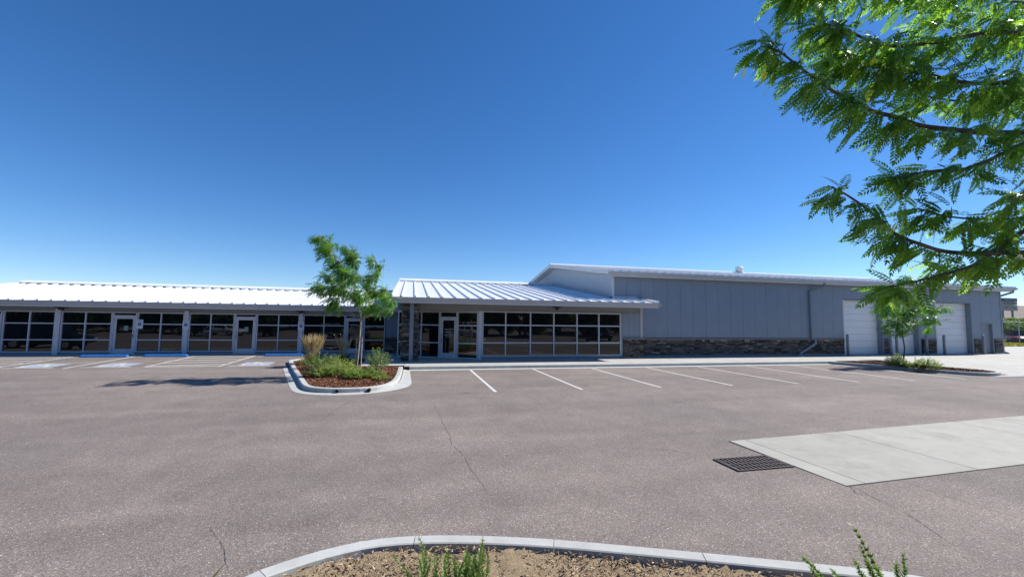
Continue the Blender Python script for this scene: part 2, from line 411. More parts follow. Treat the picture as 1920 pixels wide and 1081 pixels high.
# wheelchair symbols on the asphalt
def symbol_poly(c, s):
    """access symbol strokes as list of polylines (unit square)"""
    return [([(0.40, 0.80), (0.42, 0.45), (0.66, 0.45), (0.76, 0.18), (0.88, 0.22)], 0.085), ([(0.42, 0.62), (0.64, 0.62)], 0.075),
            ([(0.33 + 0.0 + 0.23 * math.cos(t), 0.32 + 0.23 * math.sin(t)) for t in np.linspace(2.0, 6.0, 12)], 0.075)]
for sx, sy, in ((-15.95, 23.5), (-13.1, 23.5), (-7.3, 23.4)):
    s = 1.35
    mbp = MB().add([(sx - s / 2, sy - s / 2, lotz(sx, sy - s / 2) + 0.004), (sx + s / 2, sy - s / 2, lotz(sx, sy - s / 2) + 0.004), (sx + s / 2, sy + s / 2, lotz(sx, sy + s / 2) + 0.004), (sx - s / 2, sy + s / 2, lotz(sx, sy + s / 2) + 0.004)], [(0, 1, 2, 3)])
    pad = mbp.build('access_symbol', M_BLUEROAD, lot)
    for pl, w in symbol_poly(None, 1):
        strip('symbol_stroke', M_PAINT, pad, [(sx - s / 2 + a * s, sy - s / 2 + b * s) for a, b in pl], w * s * 1.2, 0.009)
    strip('symbol_stroke', M_PAINT, pad, [(sx - s * 0.1 + 0.10 * s * math.cos(t), sy + 0.42 * s + 0.05 * s * math.sin(t)) for t in np.linspace(0, 6.28, 8)], 0.1 * s, 0.0093)
    strip('symbol_border', M_PAINT, pad, [(sx - s * .7, sy - s * .62), (sx + s * .7, sy - s * .62)], 0.1, 0.005)
# cracks (pixel traces laid on the ground)
for pts, w in (([(790, 742), (812, 751), (826, 778), (833, 800), (848, 830), (866, 850), (880, 870), (898, 900), (921, 940)], 0.0055),
               ([(1600, 912), (1640, 933), (1700, 962), (1740, 990), (1770, 1012), (1786, 1022)], 0.007),
               ([(1680, 898), (1760, 925), (1850, 950), (1920, 972)], 0.006),
               ([(392, 985), (408, 1008), (424, 1030), (433, 1052), (440, 1066)], 0.005),
               ([(1593, 910), (1604, 925), (1630, 930)], 0.012),
               ([(600, 790), (640, 760), (668, 744)], 0.01),
               ([(1330, 857), (1250, 842), (1130, 838)], 0.008)):
    strip('crack', M_CRACK, lot, [onz(*p) for p in pts], w, 0.005, jit=0.012, taper=True)

# concrete drainage pan with slabs
pan = MB().prism([(6.33, 5.12), (32, 6.1), (32, 9.0), (6.28, 7.5)], -0.05, 0.002).build('drainage_pan', M_CRACK); tag(pan, kind='structure')
def pany(x): return 5.14 + 0.037 * (x - 6.33), 7.49 + 0.06 * (x - 6.33)
edges = [6.33, 6.72, 9.25, 13.2, 17.4, 21.6, 25.8, 31.9]
for a, b in zip(edges[:-1], edges[1:]):
    g = 0.008
    (l0, h0), (l1, h1) = pany(a), pany(b)
    MB().prism([(a + g, l0), (b - g, l1), (b - g, h1), (a + g, h0)], -0.02, 0.008).build('slab', M_PAN, pan)
# storm drain grate
gr = empty('storm_drain', (5.74, 6.26, 0)); tag(gr, 'rusty iron storm drain grate set in the asphalt beside the concrete pan', 'drain grate')
def bxl(name, mat, p, *a): return box(name, mat, p, *a)
gx0, gx1, gy0, gy1 = -0.52, 0.52, -0.27, 0.27
bxl('pit_shade_plate', M_HOLE_SHADE, gr, gx0 + .01, gx1 - .01, gy0 + .01, gy1 - .01, 0.0045, 0.006)  # flat black plate, paints the shade below the grate
fr = MB()
for a in ((gx0 - .03, gx1 + .03, gy0 - .03, gy0), (gx0 - .03, gx1 + .03, gy1, gy1 + .03), (gx0 - .03, gx0, gy0, gy1), (gx1, gx1 + .03, gy0, gy1)): fr.box(*a, 0.003, 0.022)
fr.build('frame', M_IRON, gr)
for j in range(1, 4): bxl('cross_bar', M_IRON, gr, gx0, gx1, gy0 + j * 0.135 - .009, gy0 + j * 0.135 + .009, 0.007, 0.0205)
for i in range(13):
    x = gx0 + 0.03 + i * (gx1 - gx0 - 0.06) / 12
    MB().obox((x - .02, gy0, 0.0135), (x + .02, gy1, 0.0135), 0.026, 0.012).build('bar', M_IRON, gr)

# ------------------------------------------------------------------ kerb sweeps
def offset_path(P, d, closed=False):
    P = [Vector(p) for p in P]; out = []; n = len(P)
    for i, p in enumerate(P):
        if closed: a, b = P[i - 1], P[(i + 1) % n]
        else: a, b = P[max(i - 1, 0)], P[min(i + 1, n - 1)]
        t = (b - a).normalized(); out.append(p + Vector((-t.y, t.x)) * d)
    return out
def smooth_path(P, it=2, closed=False):
    P = [Vector(p) for p in P]
    for _ in range(it):
        Q = [] if closed else [P[0]]
        rngi = range(len(P)) if closed else range(len(P) - 1)
        for i in rngi:
            a, b = P[i], P[(i + 1) % len(P)]; Q += [a * .75 + b * .25, a * .25 + b * .75]
        if not closed: Q.append(P[-1])
        P = Q
    return P
def resample(P, step):
    P = [Vector(p) for p in P]; out = [P[0]]; acc = 0
    for a, b in zip(P[:-1], P[1:]):
        L = (b - a).length; t = step - acc
        while t <= L: out.append(a.lerp(b, t / L)); t += step
        acc = (acc + L) % step if L + acc >= step else acc + L
    if (out[-1] - P[-1]).length > step * .3: out.append(P[-1])
    else: out[-1] = P[-1]
    return out
def kerb(parent, path, prof, seglen, mat, name='kerb_stone', zfun=None, gap=0.008):
    """path = outer bottom line; prof = list of (inward offset, z); one mesh per kerb stone"""
    P = resample(path, 0.18); n = len(P)
    rails = [offset_path(P, d) for d, z in prof]
    k = max(2, int(seglen / 0.18)); i = 0; objs = []
    while i < n - 1:
        j = min(n - 1, i + k)
        if n - 1 - j < 3: j = n - 1
        vs = []; fs = []; m = len(prof)
        for q in range(i, j + 1):
            z0 = zfun(P[q].x, P[q].y) if zfun else 0
            for a in range(m):
                v = rails[a][q].copy()
                if q == j and j < n - 1: v = v.lerp(rails[a][q - 1], gap / 0.18)
                vs.append((v.x, v.y, prof[a][1] + z0))
        for q in range(j - i):
            for a in range(m - 1): fs.append((q * m + a, q * m + a + 1, (q + 1) * m + a + 1, (q + 1) * m + a)[::-1])
        fs.append(tuple(range(m))); fs.append(tuple(range((j - i) * m, (j - i + 1) * m))[::-1])
        objs.append(MB().add(vs, fs).build(name, mat, parent)); i = j
    return objs
KPROF = [(0.0, -0.05), (0.0, 0.125), (0.012, 0.143), (0.03, 0.15), (0.15, 0.15), (0.163, 0.14), (0.165, -0.05)]

# walkway with kerb and gutter
walk = box('walkway', M_CRACK, None, -0.25, 30.4, 20.7, 28.6, -0.05, 0.135); tag(walk, kind='structure')
x = -0.25
while x < 30:
    x2 = min(x + 3.05, 30.4)
    for y0, y1 in ((20.68, 22.25), (22.26, 24.33 if x > 13 else 28.5)):
        if x > 24.2 and y0 < 21: y0 = 21.0
        box('slab', M_CONC, walk, x + 0.004, x2 - 0.004, y0, y1, 0.1, 0.15)
    x = x2
kerb(walk, [(25.0, 20.5), (0.0, 20.5)][::-1], KPROF, 3.0, M_KERB)
MB().add([(0.0, 20.08, 0.006), (24.2, 20.08, 0.006), (24.3, 20.5, 0.012), (0.0, 20.5, 0.012)], [(0, 1, 2, 3)]).build('gutter_strip', M_KERB, walk)
wl = box('office_walk', M_CONC, None, -30, -0.27, 27.42, 28.62, -0.05, 0.15); tag(wl, kind='structure')
box('porch_walk', M_CONC, wl, -2.28, -0.27, 21.07, 27.41, -0.05, 0.147); box('porch_walk', M_CONC, wl, -4.9, -2.285, 25.05, 27.41, -0.05, 0.147)
# concrete apron in front of the roller doors
apron = box('concrete_apron', M_CRACK, None, 28.7, 75, 14.7, 33, -0.07, -0.03); tag(apron, kind='structure')
def apz(y): return 0.15 * min(1, max(0, (y - 14.6) / 6.0)) + 0.006
xa = 28.7
ysl = [14.62, 17.8, 21.0, 24.3]
while xa < 72:
    xb = xa + 4.4
    yl = ysl + ([28.5, 32.8] if xb > 47 else [])
    for y0, y1 in zip(yl[:-1], yl[1:]):
        xl = xa
        if y0 > 24.2 and xa < 46.7: xl = 46.8
        z0, z1 = apz(y0), apz(y1)
        MB().add([(xl + .006, y0 + .006, -.06), (xb - .006, y0 + .006, -.06), (xb - .006, y1 - .006, -.06), (xl + .006, y1 - .006, -.06), (xl + .006, y0 + .006, z0), (xb - .006, y0 + .006, z0), (xb - .006, y1 - .006, z1), (xl + .006, y1 - .006, z1)],
                 [(3, 2, 1, 0), (4, 5, 6, 7), (0, 1, 5, 4), (1, 2, 6, 5), (2, 3, 7, 6), (3, 0, 4, 7)]).build('slab', M_CONC, apron)
    xa = xb

# ================================================================== BUILDINGS
STONE_ME = []
for k in range(7):
    # unit stone: x,z in -.5...5, front face at y=-1 uneven
    vs = []
    c = 0.06
    j = lambda a: random.uniform(-a, a)
    front = [(-.5 + c, -1 + j(.25), -.5 + c * 1.5), (.5 - c, -1 + j(.25), -.5 + c * 1.5), (.5 - c, -1 + j(.25), .5 - c * 1.5), (-.5 + c, -1 + j(.25), .5 - c * 1.5)]
    rim = [(-.5, -.62 + j(.1), -.5), (.5, -.62 + j(.1), -.5), (.5, -.62 + j(.1), .5), (-.5, -.62 + j(.1), .5)]
    back = [(-.5, 0, -.5), (.5, 0, -.5), (.5, 0, .5), (-.5, 0, .5)]
    fs = [(0, 1, 2, 3)] + [(4 + i, 4 + (i + 1) % 4, (i + 1) % 4, i) for i in range(4)] + [(8 + i, 8 + (i + 1) % 4, 4 + (i + 1) % 4, 4 + i) for i in range(4)]
    me = bpy.data.meshes.new('stone'); me.from_pydata(front + rim + back, [], fs); me.materials.append(M_STONE); me.update(); STONE_ME.append(me)
def ledger(parent, origin, ux, width, z0, z1, limit=10**9, uy=None, rh=(0.065, 0.125), rl=(0.18, 0.55), depth=0.07):
    """ledger stones covering a strip; origin = (x,y) of the left end, ux = unit direction along the wall, outward = to the right of ux"""
    stones = []
    z = z0
    rz = math.atan2(ux[1], ux[0])
    while z < z1 - 0.02:
        h = min(random.uniform(*rh), z1 - z)
        if z1 - z - h < 0.04: h = z1 - z
        s = 0
        while s < width - 0.01:
            L = min(random.uniform(*rl), width - s)
            if width - s - L < 0.1: L = width - s
            stones.append((s + L / 2, z + h / 2, L - 0.006, h - 0.005, depth * random.uniform(0.6, 1.35)))
            s += L
        z += h
    random.shuffle(stones); stones.sort(key=lambda q: 0)
    rest = MB(); cnt = 0; rv = []
    for s, zc, L, h, d in sorted(stones, key=lambda q: q[0]):
        me = random.choice(STONE_ME)
        px, py = origin[0] + ux[0] * s, origin[1] + ux[1] * s
        if cnt < limit:
            o = link('stone', me, parent); o.location = (px, py, zc); o.rotation_euler = (0, 0, rz + (math.pi if random.random() < 0 else 0)); o.scale = (L, d, h)
        else:
            co = math.cos(rz); si = math.sin(rz)
            vs = [(px + v.co.x * L * co - v.co.y * d * si, py + v.co.x * L * si + v.co.y * d * co, zc + v.co.z * h) for v in me.vertices]
            rest.add(vs, [tuple(p.vertices) for p in me.polygons]); rv.append(random.random())
        cnt += 1
    if rest.v:
        o = rest.build('stone_course', M_STONEJ, parent); o['kind'] = 'stuff'
        at = o.data.attributes.new('rnd', 'FLOAT', 'POINT'); at.data.foreach_set('value', np.repeat(np.array(rv, dtype=np.float32), 12))
    return cnt

def window(parent, y, cols, rows, fw=0.055, name='window', depth=0.10, d=None, o2=None):
    """grid window: the frame is one mesh with its panes as children. d/o2: direction and origin for a skewed wall"""
    def P(s, t, z):     # s along wall, t outwards (towards viewer = -y)
        if d is None: return (s, y - t, z)
        return (o2[0] + d[0] * s + d[1] * t, o2[1] + d[1] * s - d[0] * t, z)
    m = MB()
    def bar(s0, s1, z0, z1, t0, t1):
        vs = [P(s, t, z) for z in (z0, z1) for s, t in ((s0, t1), (s1, t1), (s1, t0), (s0, t0))]
        m.add(vs, [(3, 2, 1, 0), (4, 5, 6, 7), (0, 1, 5, 4), (1, 2, 6, 5), (2, 3, 7, 6), (3, 0, 4, 7)])
    h = fw / 2
    for i, c in enumerate(cols):
        a, b = (c, c + fw) if i == 0 else ((c - fw, c) if i == len(cols) - 1 else (c - h, c + h))
        bar(a, b, rows[0], rows[-1], -0.03, depth - 0.03)
    for c0, c1, fi, la in [(cols[i], cols[i + 1], i == 0, i == len(cols) - 2) for i in range(len(cols) - 1)]:
        x0 = c0 + (fw if fi else h); x1 = c1 - (fw if la else h)
        for i, r in enumerate(rows):
            a, b = (r, r + fw) if i == 0 else ((r - fw, r) if i == len(rows) - 1 else (r - h, r + h))
            bar(x0, x1, a, b, -0.027, depth - 0.034)
    w = m.build(name, M_FRAME, parent)
    for i in range(len(cols) - 1):
        for j in range(len(rows) - 1):
            tilt = random.uniform(-0.004, 0.004); t2 = random.uniform(-0.004, 0.004)
            s0, s1, z0, z1 = cols[i] + .02, cols[i + 1] - .02, rows[j] + .02, rows[j + 1] - .02
            vs = [P(s0, tilt, z0), P(s1, -tilt, z0), P(s1, -tilt + t2, z1), P(s0, tilt + t2, z1)]
            vs2 = [P(s0, -.02, z0), P(s1, -.02, z0), P(s1, -.02, z1), P(s0, -.02, z1)]
            MB().add(vs + vs2, [(0, 1, 2, 3), (7, 6, 5, 4), (0, 4, 5, 1), (1, 5, 6, 2), (2, 6, 7, 3), (3, 7, 4, 0)]).build('pane', M_GLASS, w)
    return w
def door(parent, y, x0, x1, ztop, leaf_top, z0=0.15, handle='right', d=None, o2=None, label=None):
    def P(s, t, z):
        if d is None: return (s, y - t, z)
        return (o2[0] + d[0] * s + d[1] * t, o2[1] + d[1] * s - d[0] * t, z)
    def bar(m, s0, s1, za, zb, t0, t1):
        m.add([P(s, t, z) for z in (za, zb) for s, t in ((s0, t1), (s1, t1), (s1, t0), (s0, t0))], [(3, 2, 1, 0), (4, 5, 6, 7), (0, 1, 5, 4), (1, 2, 6, 5), (2, 3, 7, 6), (3, 0, 4, 7)])
        return m
    fw = 0.055
    m = MB()
    bar(m, x0, x0 + fw, z0, ztop, -.04, .08); bar(m, x1 - fw, x1, z0, ztop, -.04, .08)
    bar(m, x0 + fw, x1 - fw, ztop - fw, ztop, -.037, .077); bar(m, x0 + fw, x1 - fw, leaf_top, leaf_top + fw, -.037, .077)
    dr = m.build('door', M_FRAME, parent)
    a, b = x0 + fw + .005, x1 - fw - .005
    lf = MB(); st = 0.125
    bar(lf, a, a + st, z0 + .01, leaf_top - .005, -.015, .05); bar(lf, b - st, b, z0 + .01, leaf_top - .005, -.015, .05)
    bar(lf, a + st, b - st, z0 + .01, z0 + .30, -.013, .047); bar(lf, a + st, b - st, leaf_top - .15, leaf_top - .005, -.013, .047)
    lf.build('door_leaf', M_FRAME, dr)
    bar(MB(), a + st - .01, b - st + .01, z0 + .29, leaf_top - .14, -.01, .012).build('pane', M_GLASS, dr)
    bar(MB(), x0 + fw - .01, x1 - fw + .01, leaf_top + fw - .01, ztop - fw + .01, -.01, .012).build('pane', M_GLASS, dr)
    hx = (b - st * .5) if handle == 'right' else (a + st * .5)
    MB().tube([P(hx, .05, 1.05), P(hx, .10, 1.07), P(hx, .10, 1.28), P(hx, .05, 1.30)], .014, 6).build('handle', M_DARK, dr)
    bar(MB(), hx - .02, hx + .02, 1.40, 1.47, .05, .057).build('lock', M_DARK, dr)
    for z in (z0 + .25, z0 + 1.1, leaf_top - .2):
        xx = a if handle == 'right' else b
        bar(MB(), xx - .012, xx + .012, z - .05, z + .05, .05, .062).build('hinge', M_DARK, dr)
    return dr, P
def floodlight(parent, x, y, z):
    m = MB(); m.box(x - .26, x + .26, y - .16, y + .02, z + .02, z + .07); m.box(x - .10, x + .10, y - .14, y - .0, z - .10, z + .02); m.box(x - .04, x + .04, y - .04, y + .36, z + .03, z + .06)
    m.add([(x - .30, y - .12, z + .075), (x + .26, y - .12, z + .075), (x + .26, y, z + .075), (x - .30, y, z + .075), (x - .2, y - .12, z + .05), (x + .2, y - .12, z + .05), (x + .2, y, z + .05), (x - .2, y, z + .05)],
          [(3, 2, 1, 0)[::-1], (4, 5, 6, 7)[::-1], (0, 1, 5, 4), (1, 2, 6, 5), (2, 3, 7, 6), (3, 0, 4, 7)])
    return m.build('flood_light', M_DARK, parent)
def roof_slope(parent, x0, x1, ye, ze, yr, zr, mat=M_ROOF, thick=0.09, name='roof'):
    m = MB()
    m.add([(x0, ye, ze), (x1, ye, ze), (x1, yr, zr), (x0, yr, zr), (x0, ye, ze - thick), (x1, ye, ze - thick), (x1, yr, zr - thick), (x0, yr, zr - thick)],
          [(0, 1, 2, 3), (7, 6, 5, 4), (4, 5, 1, 0), (5, 6, 2, 1), (6, 7, 3, 2), (7, 4, 0, 3)])
    return m.build(name, mat, parent)
def ribs(roof, xlist, ye, ze, yr, zr, w=0.055, h=0.075, base=0.13):
    """trapezoid standing seams; all share one mesh"""
    vs = []
    for (y, z) in ((ye, ze), (yr, zr)):
        vs += [(-base / 2, y, z - .004), (-w / 2, y, z + h), (w / 2, y, z + h), (base / 2, y, z - .004)]
    fs = [(0, 1, 2, 3)[::-1], (4, 5, 6, 7), (0, 4, 5, 1), (1, 5, 6, 2), (2, 6, 7, 3)]
    me = bpy.data.meshes.new('rib'); me.from_pydata(vs, [], [f[::-1] for f in fs]); me.materials.append(M_ROOF); me.update()
    for x in xlist:
        o = link('rib', me, roof); o.location = (x, 0, 0)
def gutter(parent, x0, x1, y, ztop, h=0.25, dep=0.15):
    # front face leans; rolled lip at the top, pale fascia strip below
    prof = [(0, ztop - h), (-dep * .55, ztop - h), (-dep * .75, ztop - h * .55), (-dep, ztop - h * .2), (-dep, ztop), (-dep + .02, ztop), (-dep + .02, ztop - .05), (0, ztop - .05)]
    n = len(prof)
    m = MB().add([(x, y + a, z) for x in (x0, x1) for a, z in prof], [tuple(range(n)), tuple(range(n, 2 * n))[::-1]] + [(i, n + i, n + (i + 1) % n, (i + 1) % n) for i in range(n)])
    g = m.build('gutter', M_GUT, parent)
    box('drip_trim', M_TRIM, g, x0, x1, y - .05, y + .02, ztop - h - .075, ztop - h - .004)
    # hanger straps over the lip
    return g

# ---------------------------------------------------------------- office wing (left)
OFF = empty('office_wing', (-12, 28.6, 0.15)); OFF_INV = Matrix.Translation((12, -28.6, -0.15))
tag(OFF, 'long low office wing with shopfront windows and white ribbed roof, behind the blue wheel stops', 'building')
ROOTS = [OFF]
def under(root):  # parts are modelled in world coordinates: keep them there
    for c in root.children: c.matrix_parent_inverse = Matrix.Translation(-Vector(root.location))
YL = 28.6
rows = [0.28, 0.965, 1.86, 2.53]
box('sill_wall', M_WALL, OFF, -25.2, -0.9, YL - .02, YL + .15, 0.1, 0.277)
box('header_wall', M_SOFF, OFF, -25.2, -0.6, YL - .03, YL + .15, 2.535, 3.0)
box('interior_wall', M_BACK, OFF, -25.2, -0.6, YL + .2, YL + .3, 0.1, 3.0)
box('end_wall', M_WALL, OFF, -25.35, -25.2, YL - .03, 43.5, 0.0, 3.02)
box('rear_wall', M_WALL, OFF, -25.2, -0.6, 43.3, 43.5, 0.0, 3.0)
window(OFF, YL, [-25.1, -23.8, -22.55], rows)
door(OFF, YL, -22.5, -21.36, 2.53, 2.3)
window(OFF, YL, [-21.32, -20.16, -19.0], rows)
window(OFF, YL, [-18.75, -17.64, -16.38], rows)
d1, P1 = door(OFF, YL, -16.36, -15.2, 2.53, 2.3, handle='right')
window(OFF, YL, [-15.18, -14.02, -12.85], rows)
window(OFF, YL, [-12.6, -11.49, -10.24], rows)
d2, P2 = door(OFF, YL, -10.22, -9.06, 2.53, 2.3, handle='left')
window(OFF, YL, [-9.04, -7.85, -6.68], rows)
window(OFF, YL, [-6.46, -5.27, -4.03], rows)
d3, P3 = door(OFF, YL, -4.01, -2.91, 2.53, 2.3, handle='left')
window(OFF, YL, [-2.89, -1.6], rows)
for x0, x1 in ((-25.3, -25.05), (-19.0, -18.76), (-12.84, -12.61), (-6.67, -6.47)):
    box('post', M_FRAME, OFF, x0, x1, YL - .125, YL - .075, 0.1, 2.66)
# grey panel and stone wainscot beside the porch
for i in range(2):
    box('wall_panel', M_WALL, OFF, -1.55 + i * .42, -1.14 + i * .42, YL - .02, YL + .1, 1.2, 2.53)
wn = box('stone_wainscot', M_MORT, OFF, -1.55, -0.72, YL - .02, YL + .1, 0.12, 1.13)
box('cap', M_STCAP, wn, -1.57, -0.7, YL - .10, YL + .1, 1.13, 1.19)
ledger(wn, (-1.55, YL - .02), (1, 0), 0.83, 0.2, 1.12)
dsp = MB().obox((-.66, YL - .1, .2), (-.66, YL - .1, 2.7), .1, .08, up=(0, 1, 0)).build('downspout', M_GREYP, OFF)
# notices and lettering on the doors
for dr, P, xx, zz in ((d1, P1, -15.72, 1.62), (d2, P2, -9.6, 1.6)):
    MB().add([P(xx - .10, .014, zz - .14), P(xx + .10, .014, zz - .14), P(xx + .10, .014, zz + .14), P(xx - .10, .014, zz + .14)], [(0, 1, 2, 3)]).build('notice', simple('pale_notice', (0.20, 0.30, 0.28), 0.6) if 'pale_notice' not in MATS else MATS['pale_notice'], dr)
def dashes(parent, P, xc, z, w, h, n):
    m = MB(); s = xc - w / 2
    while s < xc + w / 2 - .01:
        L = random.uniform(.4, 1.1) * w / n
        e = min(s + L, xc + w / 2)
        m.add([P(s, .0145, z - h / 2), P(e, .0145, z - h / 2), P(e, .0145, z + h / 2), P(s, .0145, z + h / 2)], [(0, 1, 2, 3)])
        s = e + .25 * w / n
    return m.build('lettering', M_DECAL, parent)
for k in range(9):
    dashes(d3, P3, -3.5, 1.92 - k * .115, .42 if k else .5, .016 if k else .05, 6)
text_mesh('unit_number', '3112', .13, M_DECAL, d3, (-3.42, YL - .018, 2.42), (1, 0, 0), (0, 0, 1))
floodlight(OFF, -18.55, YL - .35, 2.69); floodlight(OFF, -6.55, YL - .35, 2.69)
YE, ZE, YR, ZR = 27.85, 3.10, 36.0, 4.42
rf = roof_slope(OFF, -25.9, -0.62, YE, ZE, YR, ZR)
roof_slope(OFF, -25.9, -0.62, 44.1, ZE, YR + .002, ZR - .002, name='rear_roof')
ribs(rf, [-25.6 + .617 * i for i in range(41)], YE, ZE, YR, ZR)
MB().add([(x, YR + a, ZR + b) for x in (-25.95, -0.62) for a, b in ((-.42, .04), (-.42, .075), (0, .24), (.42, .075))], [(0, 4, 5, 1), (1, 5, 6, 2), (2, 6, 7, 3), (0, 1, 2, 3), (7, 6, 5, 4)]).build('ridge_cap', M_ROOF, rf)
MB().obox((-25.93, YE, ZE), (-25.93, YR, ZR), .06, .24).build('rake_trim', M_TRIM, rf)
gutter(OFF, -25.9, -0.62, YE + .02, ZE - .004)
box('soffit', M_SOFF, OFF, -25.85, -0.62, YE + .03, YL + .0, 2.77, 2.80)
under(OFF)

# ---------------------------------------------------------------- entrance wing (middle)
ENT = empty('entrance_wing', (7, 23.75, 0.15))
tag(ENT, 'middle wing with gridded window wall, stone pillar porch and blue-white standing seam roof', 'building')
YM = 23.75
rows = [0.29, 1.07, 2.07, 2.85]
window(ENT, YM, [3.92, 5.27, 6.74, 8.16, 9.61, 11.01, 12.47], rows, 0.065, depth=.12)
box('sill_wall', M_WALL, ENT, 3.75, 12.6, YM - .02, YM + .15, 0.1, 0.287)
box('corner_post', M_FRAME, ENT, 3.70, 3.90, YM - .09, YM + .1, 0.1, 2.86)
box('header_wall', M_SOFF, ENT, -0.42, 13.9, YM - .025, YM + .2, 2.86, 3.40)
for xj in (1.6, 4.1, 6.6, 9.2, 11.8): box('joint_cover', M_SOFF, ENT, xj - .015, xj + .015, YM - .034, YM - .0255, 2.87, 3.19)
box('interior_wall', M_BACK, ENT, 3.7, 13.0, YM + .3, YM + .4, 0.1, 3.0)
box('side_jamb', M_GREYP, ENT, 12.48, 12.60, YM - .06, YM + .1, 0.15, 2.86)
for i in range(3):
    box('wall_panel', M_WALL, ENT, 12.61 + i * .385, 12.985 + i * .385, YM - .05, YM + .1, 1.36, 2.858)
box('corner_trim', M_GUT, ENT, 13.77, 13.94, YM - .07, YM + .55, 1.36, 3.3)
pier = box('stone_pier', M_MORT, ENT, 12.62, 13.95, YM - .05, YM + .6, 0.12, 1.29)
box('cap', M_STCAP, pier, 12.60, 14.05, YM - .17, YM + .6, 1.29, 1.35)
box('base_ledge', M_STCAP, pier, 12.60, 14.0, YM - .14, YM + .6, 0.12, 0.24)
ledger(pier, (12.62, YM - .05), (1, 0), 1.36, 0.24, 1.285, rl=(.15, .45))
# angled shopfront
A = np.array([-0.75, 25.9]); B = np.array([3.72, 23.72]); LN = float(np.linalg.norm(B - A)); dd = (B - A) / LN
def sx(px, z=0.2):   # distance along angled wall hit by a pixel column
    d = ray(px, 630); t = (A[0] * dd[1] - A[1] * dd[0]) / (d[0] * dd[1] - d[1] * dd[0]); return float((d[0] * t - A[0]) * dd[0] + (d[1] * t - A[1]) * dd[1])
s1, s2, s3, s4 = sx(790), sx(825), sx(857.5), LN - .02
o2 = (A[0], A[1]); dt = (dd[0], dd[1])
rw = [0.16, 1.02, 2.02, 2.80]
window(ENT, 0, [0.05, s1, s2 - .01], rw, 0.06, d=dt, o2=o2)
dm, PM = door(ENT, 0, s2, s3, 2.80, 2.45, handle='left', d=dt, o2=o2)
window(ENT, 0, [s3 + .01, s4], rw, 0.06, d=dt, o2=o2)
MB().add([(A[0], A[1] + .2, .1), (B[0], B[1] + .2, .1), (B[0], B[1] + .2, 3), (A[0], A[1] + .2, 3)], [(0, 1, 2, 3)]).build('interior_wall', M_BACK, ENT)
for k in range(6): dashes(dm, PM, (s2 + s3) / 2, 1.80 - k * .085, (.5, .34, .52, .3, .5, .38)[k], .028 if k % 2 == 0 else .02, 5)
MB().add([(A[0], A[1], 2.80), (B[0], B[1], 2.80), (B[0], B[1], 2.87), (A[0], A[1], 2.87)] + [(A[0], A[1] + .1, 2.80), (B[0], B[1] + .1, 2.80), (B[0], B[1] + .1, 2.87), (A[0], A[1] + .1, 2.87)], [(0, 1, 2, 3), (4, 0, 3, 7), (7, 6, 5, 4), (0, 4, 5, 1), (1, 5, 6, 2), (3, 2, 6, 7)]).build('head_trim', M_FRAME, ENT)
box('porch_ceiling', M_SOFF, ENT, -0.55, 3.7, YM + .21, 28.55, 2.872, 2.90)
box('porch_side_wall', M_WALL, ENT, -0.75, -0.55, 26.0, 46, 0.1, 3.5)
plr = box('stone_pillar', M_MORT, ENT, -0.40, 0.36, 23.16, 23.72, 0.1, 2.94)
ledger(plr, (-0.40, 23.16), (1, 0), 0.76, 0.15, 2.94, rl=(.18, .5), rh=(.06, .14))
ledger(plr, (0.36, 23.16), (0, 1), 0.56, 0.15, 2.94, rl=(.18, .4), rh=(.06, .14))
ledger(plr, (-0.40, 23.72), (0, -1), 0.56, 0.15, 2.94, rl=(.18, .4), rh=(.06, .14))
box('cap', M_STCAP, plr, -0.47, 0.43, 23.09, 23.72, 2.944, 3.0)
dw = MB().obox((.045, 22.62, 0.18), (.045, 22.62, 3.17), .19, .12, up=(0, 1, 0)).build('downspout', M_GREYP, ENT)
for z in (.8, 1.9, 2.9): box('strap', M_GREYP, dw, -.06, .15, 22.54, 22.70, z, z + .03)
YE2, ZE2, YR2, ZR2 = 22.30, 3.47, 36.0, 5.42
sl = (ZR2 - ZE2) / (YR2 - YE2)
rf2 = roof_slope(ENT, -0.96, 12.18, YE2, ZE2, YR2, ZR2)
roof_slope(ENT, -0.96, 12.18, 49.7, ZE2, YR2 + .002, ZR2 - .002, name='rear_roof')
e2 = roof_slope(rf2, 12.183, 14.18, YE2, ZE2, 24.28, ZE2 + sl * (24.28 - YE2), name='roof_end')
rx = [-0.49 + .686 * i for i in range(22)]
ribs(rf2, [x for x in rx if x < 12.1], YE2, ZE2, YR2, ZR2)
ribs(rf2, [x for x in rx if x > 12.2 and x < 14.1], YE2, ZE2, 24.28, ZE2 + sl * (24.28 - YE2))
MB().add([(x, YR2 + a, ZR2 + b) for x in (-1.0, 12.15) for a, b in ((-.45, .04), (-.45, .08), (0, .25), (.45, .08))], [(0, 4, 5, 1), (1, 5, 6, 2), (2, 6, 7, 3), (0, 1, 2, 3), (7, 6, 5, 4)]).build('ridge_cap', M_ROOF, rf2)
MB().obox((-.99, YE2, ZE2), (-.99, YR2, ZR2), .06, .22).build('rake_trim', M_TRIM, rf2)
MB().obox((14.21, YE2, ZE2), (14.21, 24.3, ZE2 + sl * 2), .06, .22).build('rake_trim', M_TRIM, rf2)
